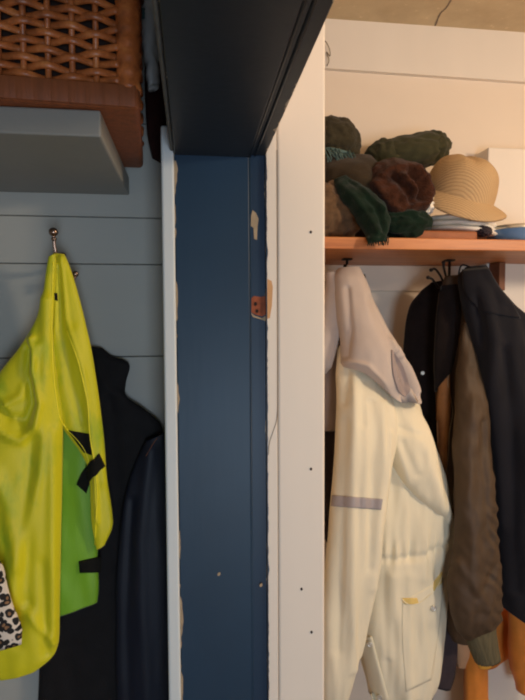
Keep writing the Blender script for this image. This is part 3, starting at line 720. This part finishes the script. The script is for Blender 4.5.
drape(bm, [((326, 272), (338, 272), 1.45, .02), ((326, 286), (345, 288), 1.44, .03), ((322, 310), (343, 312), 1.43, .032), ((316, 340), (336, 342), 1.425, .03), ((312, 362), (330, 366), 1.42, .022), ((314, 372), (326, 374), 1.42, .012)], 48, 60, nz=(.005, 20, 8, 66), ridges=[([(338, 285), (338, 320), (328, 366)], 3, .006)])
finish('hood_side', bm, 'hood_grey', pk)
bm = bmesh.new()
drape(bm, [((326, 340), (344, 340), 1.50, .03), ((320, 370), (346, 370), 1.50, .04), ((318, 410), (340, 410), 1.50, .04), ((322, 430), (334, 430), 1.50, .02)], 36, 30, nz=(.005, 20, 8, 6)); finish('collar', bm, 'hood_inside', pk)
bv = bvh_of([pbody, ls])
bvb = bvh_of([pbody])
bm = bmesh.new(); add_patch(bm, bvb, [(402, 602), (402, 640), (406, 692)], [(444, 578), (439, 630), (431, 680)], 26, 30, .0002, .0006, 1.38); pocket = finish('pocket', bm, 'cream_fabric', pk); sub(pocket)
bvp = bvh_of([pbody, pocket])
bm = bmesh.new(); add_patch(bm, bvp, [(434, 581), (433, 587), (433.5, 591)], [(442, 571), (442, 576), (442, 582)], 8, 8, .001, .001, 1.38); finish('pocket_lining', bm, 'cream_dark', pocket)
bm = bmesh.new(); add_patch(bm, bvp, [(401, 598), (403, 602), (405, 604)], [(417, 598), (418, 601), (418, 604)], 10, 6, .001, .001, 1.38); finish('pocket_lining', bm, 'cream_dark', pocket)
bm = bmesh.new(); add_piping(bm, bvp, [(401, 598), (408, 604), (419, 603), (430, 595), (438, 585), (442, 575)], .0016, 30, .001); finish('pocket_edge', bm, 'cream_fabric', pocket)
bm = bmesh.new(); add_patch(bm, bvb, [(359, 636), (364, 660), (372, 702)], [(372, 636), (378, 660), (389, 700)], 8, 26, .0015, .003, 1.38); plk = finish('front_placket', bm, 'cream_fabric', pk)
bva = bvh_of([pbody, ls, pocket, plk])
for q in ((370, 644), (433, 608), (380, 697)):
    bm = bmesh.new(); add_snap(bm, bva, q[0], q[1], .0085 if q[0] != 434 else .0072); finish('snap_button', bm, 'chrome', pk)
bm = bmesh.new(); add_tube(bm, [P(346, 271, 1.44), P(348, 265.5, 1.50), P(348, 280, 1.56)], .0022, 8, n_s=12); finish('hanging_loop', bm, 'hood_grey', pk)

# ---- black coat
bc = thing('wool_coat', 'black coat hanging between the cream parka and the brown bomber jacket', 'coat', P(435, 690, 1.62))
bm = bmesh.new()
drape(bm, [((432, 282), (446, 280), 1.60, .02), ((420, 292), (452, 288), 1.61, .035), ((410, 308), (458, 304), 1.61, .05), ((404, 335), (462, 332), 1.61, .06), ((402, 385), (464, 385), 1.61, .07), ((406, 460), (462, 460), 1.61, .07), ((416, 540), (460, 540), 1.61, .065), ((426, 610), (458, 610), 1.61, .055), ((429, 660), (456, 660), 1.61, .05), ((430, 683), (450, 687), 1.61, .04)],
      72, 120, ds=.62, dy=.0, nz=(.008, 22, 5, 71), ridges=[([(425, 300), (420, 400), (430, 520)], 7, .01), ([(440, 300), (436, 420)], 6, -.008), ([(440, 560), (442, 680)], 5, .006)])
bcb = finish('coat_body', bm, 'black_wool', bc)
bm = bmesh.new(); bv = bvh_of([bcb]); add_snap(bm, bv, 422.5, 373, .006); finish('snap_button', bm, 'chrome', bc)
bm = bmesh.new()
drape(bm, [((424, 590), (448, 588), 1.57, .02), ((426, 620), (456, 618), 1.57, .032), ((427, 655), (456, 655), 1.57, .032), ((429, 682), (449, 687), 1.57, .028)], 40, 40, nz=(.006, 22, 8, 77)); o = finish('sleeve', bm, 'charcoal', bc); o['label'] = 'charcoal sleeve end'

# ---- brown bomber jacket
bo = thing('bomber_jacket', 'olive-brown bomber jacket with ribbed cuff, between black coat and navy jacket', 'jacket', P(465, 665, 1.50))
bm = bmesh.new()
drape(bm, [((446, 276), (470, 274), 1.53, .03), ((438, 300), (480, 300), 1.53, .05), ((434, 340), (490, 340), 1.52, .065), ((434, 385), (496, 385), 1.515, .075), ((437, 420), (498, 420), 1.51, .08), ((438, 460), (500, 460), 1.51, .08), ((441, 510), (500, 510), 1.51, .08), ((443, 560), (498, 560), 1.51, .078), ((444, 600), (496, 600), 1.51, .07), ((447, 628), (488, 628), 1.51, .06), ((451, 640), (480, 640), 1.51, .045)],
      84, 160, ds=.6, dy=-.01, nz=(.008, 26, 6, 81), ridges=[([(452, 300), (448, 380), (446, 450), (448, 520)], 4, -.012), ([(458, 390), (456, 470), (452, 540)], 3, .010), ([(440, 390), (440, 460)], 5, .008), ([(464, 310), (458, 360), (456, 400)], 3, .01)])
bob = finish('jacket_body', bm, 'bomber', bo)
bv = bvh_of([bob])
bm = bmesh.new(); add_patch(bm, bv, [(440, 376), (437, 410), (438, 450), (442, 488)], [(449, 372), (450, 410), (447, 450), (447, 490)], 10, 40, .001, .002, 1.44); o = finish('front_facing', bm, 'bomber_lining', bo); o['label'] = 'lighter brown inner front edge'
bm = bmesh.new(); add_patch(bm, bv, [(441, 286), (437, 320), (435, 360), (436, 392)], [(462, 284), (461, 320), (458, 345), (450, 372)], 16, 30, .002, .003, 1.45); o = finish('lining', bm, 'black_wool', bo); o['label'] = 'black lining below the collar'  # black patch below the collar: shade painted as a dark surface
bm = bmesh.new(); add_piping(bm, bv, [(449, 368), (447.5, 385), (451, 402), (452, 415), (449, 432), (448, 455), (445, 480), (446, 500)], .0016, 50, .002, 1.44); finish('zipper', bm, 'zip', bo)
wr = lambda px, py: .0046 * sin((py - .75 * (px - 480)) * .46 + 2.5 * mnoise.noise(Vector((px * .06, py * .03, 2)))) * (.5 + 1.1 * mnoise.noise(Vector((px * .05, py * .05, 9)))) * sstep(440, 520, py) * (.12 + .88 * sstep(468, 490, px)) * (1 - .5 * sstep(600, 640, py))
bm = bmesh.new()        # sleeve
drape(bm, [((463, 322), (468, 322), 1.445, .012), ((459, 350), (474, 350), 1.435, .025), ((456, 376), (482, 376), 1.42, .04), ((455, 410), (486, 410), 1.40, .046), ((453, 450), (490, 450), 1.38, .048), ((455, 500), (494, 500), 1.355, .05), ((454, 545), (497, 540), 1.34, .05), ((449, 580), (499, 576), 1.335, .05), ((450, 608), (501, 602), 1.335, .05), ((456, 628), (500, 616), 1.34, .042), ((464, 638), (494, 626), 1.345, .030)],
      90, 200, ds=.85, dy=.0, nz=(.007, 30, 14, 91), fold=wr, ridges=[([(466, 400), (462, 500), (470, 600)], 6, .007), ([(476, 420), (478, 520)], 4, -.006), ([(455, 560), (480, 600)], 4, .005), ([(490, 560), (470, 590)], 4, -.005)], hem=.006)
bs_ = finish('sleeve', bm, 'bomber', bo); sub(bs_)
bm = bmesh.new()
drape(bm, [((463, 633), (494, 621), 1.345, .030), ((467, 643), (495, 633), 1.345, .031), ((471, 653), (497, 646), 1.345, .030), ((475, 662), (499, 657), 1.345, .028)], 72, 24, nz=(.001, 30, 30, 3), fold=lambda px, py: .0014 * sin(px * 3.2 - (py - 640) * .9), hem=.01)
finish('ribbed_cuff', bm, 'cuff', bs_)

# ---- navy jacket
nj = thing('navy_jacket', 'dark navy jacket at the right end of the row of coats', 'jacket', P(515, 640, 1.42))
bm = bmesh.new()
drape(bm, [((466, 267), (486, 265), 1.45, .03), ((459, 276), (490, 273), 1.44, .05), ((460, 292), (497, 288), 1.43, .06), ((464, 312), (512, 306), 1.42, .07), ((468, 330), (524, 324), 1.41, .08), ((474, 360), (534, 355), 1.40, .095), ((480, 400), (546, 400), 1.395, .105), ((488, 460), (560, 460), 1.395, .11), ((492, 520), (566, 520), 1.395, .11), ((494, 560), (570, 565), 1.395, .11), ((495, 590), (572, 610), 1.395, .105), ((498, 603), (574, 652), 1.395, .09)],
      100, 170, ds=.72, dy=.02, nz=(.009, 20, 5, 101), pw=.78, hem=.02,
      ridges=[([(476, 290), (484, 340), (482, 400), (492, 520)], 5, .010), ([(470, 300), (474, 345)], 4, -.008), ([(492, 350), (498, 440), (504, 580)], 5, -.012), ([(500, 320), (512, 420), (520, 560)], 7, .008), ([(478, 272), (492, 300), (518, 318)], 4, .008), ([(520, 340), (526, 480)], 7, -.007)])
njb = finish('jacket_body', bm, 'navy', nj); bv = bvh_of([njb])
bm = bmesh.new(); add_patch(bm, bv, [(463, 271), (464, 286), (470, 300), (482, 312)], [(487, 269), (498, 288), (512, 305), (519, 319)], 24, 20, .003, .003, 1.37); finish('collar', bm, 'navy', nj)
bm = bmesh.new(); add_tube(bm, [P(474, 269, 1.44), P(462, 265, 1.48), P(458, 276, 1.525)], .0022, 8, n_s=14); finish('hanging_loop', bm, 'navy', nj)

# ---- orange garment
og = thing('orange_jacket', 'orange garment hanging behind the bomber cuff with loose ends', 'jacket', P(490, 760, 1.64))
bm = bmesh.new()
drape(bm, [((452, 480), (540, 480), 1.64, .03), ((450, 560), (548, 560), 1.64, .045), ((450, 610), (552, 610), 1.64, .05), ((452, 632), (552, 640), 1.64, .05), ((462, 652), (528, 648), 1.64, .045), ((474, 672), (500, 660), 1.64, .03)], 72, 80, ds=.65, dy=.03, nz=(.009, 24, 10, 111), ridges=[([(490, 600), (505, 640)], 5, .008), ([(470, 620), (490, 655)], 5, -.006)], hem=.01)
ob_ = finish('jacket_body', bm, 'orange', og)
for rows in ([((466, 632), (488, 636), 1.60, .02), ((464, 660), (488, 660), 1.60, .03), ((464, 700), (487, 700), 1.60, .03), ((465, 770), (486, 770), 1.60, .028)], [((508, 600), (540, 600), 1.58, .03), ((508, 640), (540, 640), 1.58, .04), ((511, 665), (540, 665), 1.58, .04), ((516, 690), (538, 692), 1.58, .03)]):
    bm = bmesh.new(); drape(bm, rows, 40, 50, nz=(.007, 26, 8, rows[0][0][0])); finish('sleeve', bm, 'orange', og)
bm = bmesh.new(); drape(bm, [((446, 600), (466, 600), 1.60, .015), ((449, 628), (468, 630), 1.60, .02), ((454, 650), (470, 652), 1.60, .02), ((458, 668), (466, 668), 1.60, .008)], 30, 30, nz=(.004, 20, 8, 1)); o = finish('lining', bm, 'tan', og); o['label'] = 'tan lining'
bm = bmesh.new(); drape(bm, [((474, 652), (496, 652), 1.57, .02), ((475, 660), (494, 659), 1.57, .022), ((479, 668), (490, 667), 1.57, .01)], 36, 20, nz=(.002, 20, 8, 1)); o = finish('folded_edge', bm, 'yellow_orange', og); o['label'] = 'yellow folded edge'
bm = bmesh.new(); add_tube(bm, [P(496, 482, 1.64), P(497, 440, 1.66), P(498, 300, 1.68), P(498, 252, 1.69)], .003, 8, n_s=20); finish('hanging_loop', bm, 'orange', og)

# ------------------------------------------------------------------ SHELF PILE
Z0 = ZSH
def W(px, py, Y): return P(px, py, Y)
def pxm(Y): return (P(401, 200, Y) - P(400, 200, Y)).x
# heather woollen bundle at the left, on the shelf
bm = bmesh.new(); c = W(328, 212, 1.47); u = pxm(1.47)
add_lump(bm, Vector((c.x, 1.47, Z0 + 26 * u)), 30 * u, .075, 30 * u, .15, .22, 2.4, 3, flat=26 * u)
gw = tag(finish('wool_sweater', bm, 'grey_wool'), 'bundled brownish grey wool sweater at left end of the pine shelf', 'sweater')
# dark felt heap
bm = bmesh.new(); u = pxm(1.56); c = W(350, 190, 1.57)
add_lump(bm, Vector((c.x, 1.57, Z0 + 34 * u)), 48 * u, .10, 40 * u, .05, .15, 2.2, 8, flat=33.8 * u)
tag(finish('felt_blanket', bm, 'felt'), 'dark brown-grey folded blanket under the knit hats in the pile', 'blanket')
# charcoal knitted hat, top left
bm = bmesh.new(); u = pxm(1.60); c = W(333, 140, 1.60)
add_lump(bm, c, 24 * u, .07, 20 * u, .3, .12, 2.5, 14, pinch=lambda n: 1 + .10 * max(0, n.x))
kh = tag(finish('knit_hat', bm, 'knit_dark'), 'dark charcoal knit hat at upper left of the shelf pile beside the casing', 'hat')
# teal fringe lying over
fr = bmesh.new(); rn = random.Random(5)
for k in range(26):
    x = 322 + k * 1.2 + rn.uniform(-1, 1); y = 148 + rn.uniform(-2, 3) + .12 * (x - 322)
    ln = rn.uniform(8, 13); dx = rn.uniform(2, 9)
    add_tube(fr, [W(x, y, 1.50), W(x + dx * .5, y + ln * .35, 1.485), W(x + dx, y + ln, 1.475)], .0017, 6, n_s=8)
add_tube(fr, [W(318, 150, 1.505), W(330, 149, 1.50), W(344, 152, 1.50), W(355, 156, 1.505)], .005, 8, n_s=20)
tag(finish('fringed_scarf', fr, 'teal_fringe'), 'teal yarn fringe of a scarf below the charcoal knit hat', 'scarf')
# beret at the back
bm = bmesh.new(); u = pxm(1.64); c = W(410, 153, 1.64)
add_lump(bm, c, 39 * u, .085, 17 * u, -.10, .12, 2.2, 22, pinch=lambda n: 1 + .12 * n.z * n.x - .10 * exp(-((n.x + .05) / .2) ** 2) * max(0, n.z))
add_lump(bm, W(384, 158, 1.63), 18 * u, .06, 17 * u, 0, .14, 2.5, 23); add_lump(bm, W(431, 149, 1.63), 17 * u, .06, 16 * u, -.2, .14, 2.5, 27)
tag(finish('wool_beret', bm, 'beret'), 'dark olive wool beret lying on top behind the straw hat', 'hat')
# dark cloth front (between fringe and brown wool)
bm = bmesh.new()
drape(bm, [((322, 158), (372, 156), 1.52, .03), ((322, 170), (380, 166), 1.50, .05), ((324, 186), (384, 184), 1.49, .06), ((332, 205), (388, 205), 1.49, .06), ((345, 222), (388, 222), 1.50, .05)], 56, 50, nz=(.014, 14, 14, 131), ridges=[([(330, 172), (368, 190)], 5, .008)])
tag(finish('wool_shawl', bm, 'felt'), 'dark folded wool shawl in the middle of the shelf pile', 'shawl')
# brown woollen wrap: a thick twisted loop
bm = bmesh.new()
drape(bm, [((380, 161), (402, 160), 1.48, .02), ((371, 167), (416, 166), 1.465, .04), ((367, 178), (425, 176), 1.455, .055), ((366, 191), (429, 190), 1.45, .06), ((370, 204), (429, 204), 1.45, .058), ((377, 214), (424, 214), 1.455, .05), ((384, 222), (416, 222), 1.46, .03)],
      110, 110, nz=(.010, 26, 26, 151), fine=.0035, pw=.9,
      ridges=[([(378, 178), (390, 169), (408, 169), (421, 180), (425, 196), (418, 208)], 4.5, .014), ([(385, 180), (394, 190), (404, 204)], 4.5, -.020), ([(404, 178), (414, 190), (413, 202)], 4.5, -.024), ([(394, 181), (404, 192), (408, 200)], 3, .016), ([(372, 186), (378, 202), (392, 214)], 4, .012), ([(370, 196), (384, 214)], 3, -.008)])
tag(finish('woollen_scarf', bm, 'brown_wool'), 'dark reddish-brown woollen scarf rolled in a loop left of the straw hat', 'scarf')
# green scarf: band coming down from the left and a heap drooping over the shelf edge
gs = thing('green_scarf', 'dark green scarf with an end drooping over the shelf edge', 'scarf', W(378, 238, 1.40))
bm = bmesh.new()
drape(bm, [((334, 180), (346, 176), 1.45, .02), ((336, 190), (358, 184), 1.425, .03), ((343, 202), (372, 194), 1.40, .035), ((352, 214), (382, 204), 1.385, .038), ((358, 224), (388, 218), 1.37, .038), ((364, 234), (388, 229), 1.352, .034), ((367, 240), (386, 237), 1.335, .022), ((369, 243), (384, 241), 1.325, .012)], 64, 90, nz=(.010, 26, 26, 141),
      ridges=[([(338, 186), (356, 206), (374, 234)], 2.6, .008), ([(348, 184), (368, 204), (380, 232)], 2.4, -.008), ([(356, 190), (378, 212)], 2.4, .007)])
finish('scarf_end', bm, 'green_scarf', gs)
bm = bmesh.new(); u = pxm(1.43)
c = W(404, 219, 1.44); add_lump(bm, Vector((c.x, 1.44, Z0 + 17.5 * u)), 26 * u, .055, 17 * u, .0, .20, 2.0, 41, flat=17.2 * u)
finish('scarf_heap', bm, 'green_scarf', gs)
bm = bmesh.new()
for k in range(22):
    x = 368 + k * .95; add_tube(bm, [W(x, 236, 1.325), W(x + rn.uniform(-1, 1), 241, 1.32), W(x + rn.uniform(-1.5, 1.5), 243 + rn.uniform(0, 3), 1.32)], .0013, 5)
finish('fringe', bm, 'green_scarf', gs)

# flat brown case, white folded cloth, straw hat, blue tin
bm = bmesh.new(); a = W(414, 230, 1.42); b = W(476, 230, 1.42); u = pxm(1.43)
add_box(bm, (a.x, 1.41, Z0 + .0005), (b.x, 1.62, Z0 + 11 * u), .006, 3)
tag(finish('flat_case', bm, 'case_brown'), 'flat brown case lying on the shelf under the white folded cloth', 'case')
zc = Z0 + 11 * u
wc = thing('sun_hat', 'flattened white cloth sun hat stacked beneath the straw hat', 'hat', Vector((W(455, 220, 1.5).x, 1.5, zc)))
def add_disc(bm, c, rx, ry, th, tilt, seed, n=64, m=10, curl=.0):
    top, bot = [], []
    for s, lst in ((1, top), (-1, bot)):
        for i in range(m + 1):
            r = i / m; row = []
            for j in range(n):
                t = 2 * pi * j / n
                e = 1 + .04 * mnoise.noise(Vector((cos(t) * 2 + seed, sin(t) * 2, 0)))
                z = s * th * sqrt(max(0, 1 - r ** 6)) + .0015 * mnoise.noise(Vector((r * cos(t) * 4 + seed, r * sin(t) * 4, 1))) - tilt * r * cos(t) * rx + curl * r * r
                row.append(bm.verts.new(Vector(c) + Vector((rx * r * e * cos(t), ry * r * e * sin(t), z))))
            lst.append(row)
        for i in range(m):
            for j in range(n): bm.faces.new((lst[i][j], lst[i + 1][j], lst[i + 1][(j + 1) % n], lst[i][(j + 1) % n]))
    for j in range(n): bm.faces.new((top[-1][j], bot[-1][j], bot[-1][(j + 1) % n], top[-1][(j + 1) % n]))
    bmesh.ops.remove_doubles(bm, verts=bm.verts, dist=1e-5)
xc = W(456, 220, 1.52).x; uw = pxm(1.5)
for (dx, dz, rx, tl, nm) in ((.008, .013, 36 * uw, .10, 'brim'), (.003, .027, 37 * uw, .11, 'brim_fold'), (.006, .041, 36 * uw, .12, 'flattened_crown')):
    bm = bmesh.new(); add_disc(bm, (xc + dx, 1.53, zc + dz), rx, .12, .0086, tl, dz * 300, curl=-.004); finish(nm, bm, 'white_cloth', wc)
bm = bmesh.new()
add_lump(bm, W(424, 206, 1.45), 9 * uw, .03, 10 * uw, .5, .3, 3, 55); finish('hat_band', bm, 'white_cloth', wc)

# straw hat
sh = thing('straw_hat', 'woven straw hat with turned-down brim on top of the white cloth hat', 'hat', W(460, 215, 1.5))
us = pxm(1.5)
hm = Matrix.Translation(W(457, 198, 1.50)) @ Matrix.Rotation(radians(13), 4, 'Y') @ Matrix.Rotation(radians(19), 4, 'X')
prof = [(0, 39), (8, 39.2), (17, 37.2), (24, 33), (29, 26.5), (31.6, 18), (33, 9), (33.6, -1)]
bm = bmesh.new(); b = bmesh.new(); pr = smooth_poly(prof, 28); pr[0] = [0, 40]
add_lathe(b, [(max(r, 0) if i else 0, z) for i, (r, z) in enumerate(pr)], 72, us)
for v in b.verts:
    t = math.atan2(v.co.y, v.co.x); v.co.z += us * (1.6 * mnoise.noise(Vector((v.co.x * 22, v.co.y * 22, 3)))); v.co.x *= 1.0; v.co.y *= 1.15
    d_ = exp(-((v.co.x / us + 6) / 5) ** 2) * max(0, v.co.z / us - 20) / 20; v.co.z -= us * 2.0 * d_
bmesh.ops.transform(b, matrix=hm, verts=b.verts); merge(bm, b); finish('crown', bm, 'straw', sh)
bm = bmesh.new(); n = 96; rows_ = []
for i in range(15):
    r = i / 14; row = []
    for j in range(n):
        t = 2 * pi * j / n
        rr = (32.6 + (11.5 + 1.5 * cos(t) + 3 * max(0, cos(t)) ** 2) * r) * us
        drop = 2.5 - (10.5 * r ** 1.1 + 2.5 * r ** 6) * (1 - .65 * max(0, cos(t)) ** 1.5) * (1 + .10 * cos(t) + .22 * max(0, -sin(t)) + .10 * sin(3 * t + .6) + .06 * sin(5 * t))
        row.append(Vector((rr * cos(t), rr * 1.12 * sin(t), drop * us)))
    rows_.append(row)
def sheet(bm, rws, th):
    A = [[bm.verts.new(p) for p in r] for r in rws]; B = [[bm.verts.new(p + Vector((0, 0, -th))) for p in r] for r in rws]; n = len(A[0])
    for i in range(len(A) - 1):
        for j in range(n):
            k = (j + 1) % n
            bm.faces.new((A[i][j], A[i + 1][j], A[i + 1][k], A[i][k])); bm.faces.new((B[i][j], B[i][k], B[i + 1][k], B[i + 1][j]))
    for j in range(n):
        k = (j + 1) % n; bm.faces.new((A[-1][j], B[-1][j], B[-1][k], A[-1][k])); bm.faces.new((A[0][j], A[0][k], B[0][k], B[0][j]))
sheet(bm, rows_, .0045); bmesh.ops.transform(bm, matrix=hm, verts=bm.verts); finish('brim', bm, 'straw', sh)

tin = thing('round_tin', 'shallow blue round tin with silvery lid rim at right end of the shelf', 'tin', Vector((W(513, 230, 1.47).x, 1.50, Z0)))
u = pxm(1.48); c = Vector((W(515, 230, 1.5).x, 1.50, Z0))
def lathe_at(prof, c, mat, name, parent, n=56):
    bm = bmesh.new(); add_lathe(bm, prof, n, 1.0)
    for v in bm.verts: v.co += c
    return finish(name, bm, mat, parent)
R_ = 31 * u; H_ = 15.5 * u
lathe_at([(0, .0005), (R_ * .96, .0005), (R_, .003), (R_, H_ - .002), (R_ * .97, H_), (0, H_)], c, 'blue_tin', 'tin_body', tin)
lathe_at([(R_ * .80, H_), (R_ * .82, H_ + 2.5 * u), (R_ * .78, H_ + 4.5 * u), (R_ * .72, H_ + 5 * u), (R_ * .5, H_ + 4 * u), (0, H_ + 3.6 * u)], c, 'silver', 'tin_lid', tin)
bm = bmesh.new(); add_lump(bm, W(483, 231.5, 1.43), 8 * u, .025, 5 * u, .1, .2, 3, 88, flat=6 * u); o = finish('folded_pouch', bm, 'charcoal'); 
o.location.z += Z0 - min((o.matrix_basis @ v.co).z for v in o.data.vertices) if False else 0
tag(o, 'small dark grey pouch between white hat and blue tin', 'pouch')

# loop of thin cable on the crown board
bm = bmesh.new(); add_tube(bm, [P(322, 40, yb - .004), P(326, 42, yb - .008), P(329.5, 49, yb - .012), P(330, 56, yb - .01), P(326.5, 52, yb - .006), P(329, 60, yb - .008), P(327, 66, yb - .004)], .0014, 6, n_s=40)
tag(finish('cable_loop', bm, 'wire'), 'thin loop of grey cable on crown board next to the door casing', 'cable')
# ceiling crack
bm = bmesh.new(); zc_ = ZC - .0006
def Pz(px, py):
    d = ray(px, py); return CAM + d * ((zc_ - CAM.z) / d.z)
cr = smooth_poly([(460, -18), (452, -2), (446, 8), (440, 14), (435, 26)], 24)
for k, (a, b) in enumerate(zip(cr[:-1], cr[1:])):
    w = .9 + .6 * mnoise.noise(Vector((k * .8, 0, 0)))
    bm.faces.new([bm.verts.new(Pz(*q)) for q in ((a[0] - w, a[1]), (a[0] + w, a[1]), (b[0] + w, b[1]), (b[0] - w, b[1]))])
ceil = bpy.data.objects['ceiling']; ceil['_w'] = tuple(ceil.location); finish('plaster_crack', bm, 'crack', ceil, False)

# ------------------------------------------------------------------ light
def light(name, typ, loc, energy, color, size=.1, rot=None, sy=None):
    d = bpy.data.lights.new(name, typ); d.energy = energy; d.color = color
    if typ == 'AREA':
        d.size = size
        if sy: d.shape = 'RECTANGLE'; d.size_y = sy
    else: d.shadow_soft_size = size
    o = bpy.data.objects.new(name, d); COL.objects.link(o); o.location = loc
    if rot: o.rotation_euler = rot
    return o
light('ceiling_lamp', 'POINT', (1.45, .15, 2.06), 46, (1.0, .80, .58), .09)
light('window_daylight', 'AREA', (.5, -2.3, .7), 38, (.70, .84, 1.0), 1.0, (radians(90), 0, 0), 1.1)
wd = bpy.data.worlds.new('world'); scn.world = wd; wd.use_nodes = True
wd.node_tree.nodes['Background'].inputs[0].default_value = (.62, .72, .9, 1); wd.node_tree.nodes['Background'].inputs[1].default_value = .07

for o in bpy.data.objects:
    if '_w' in o.keys(): del o['_w']
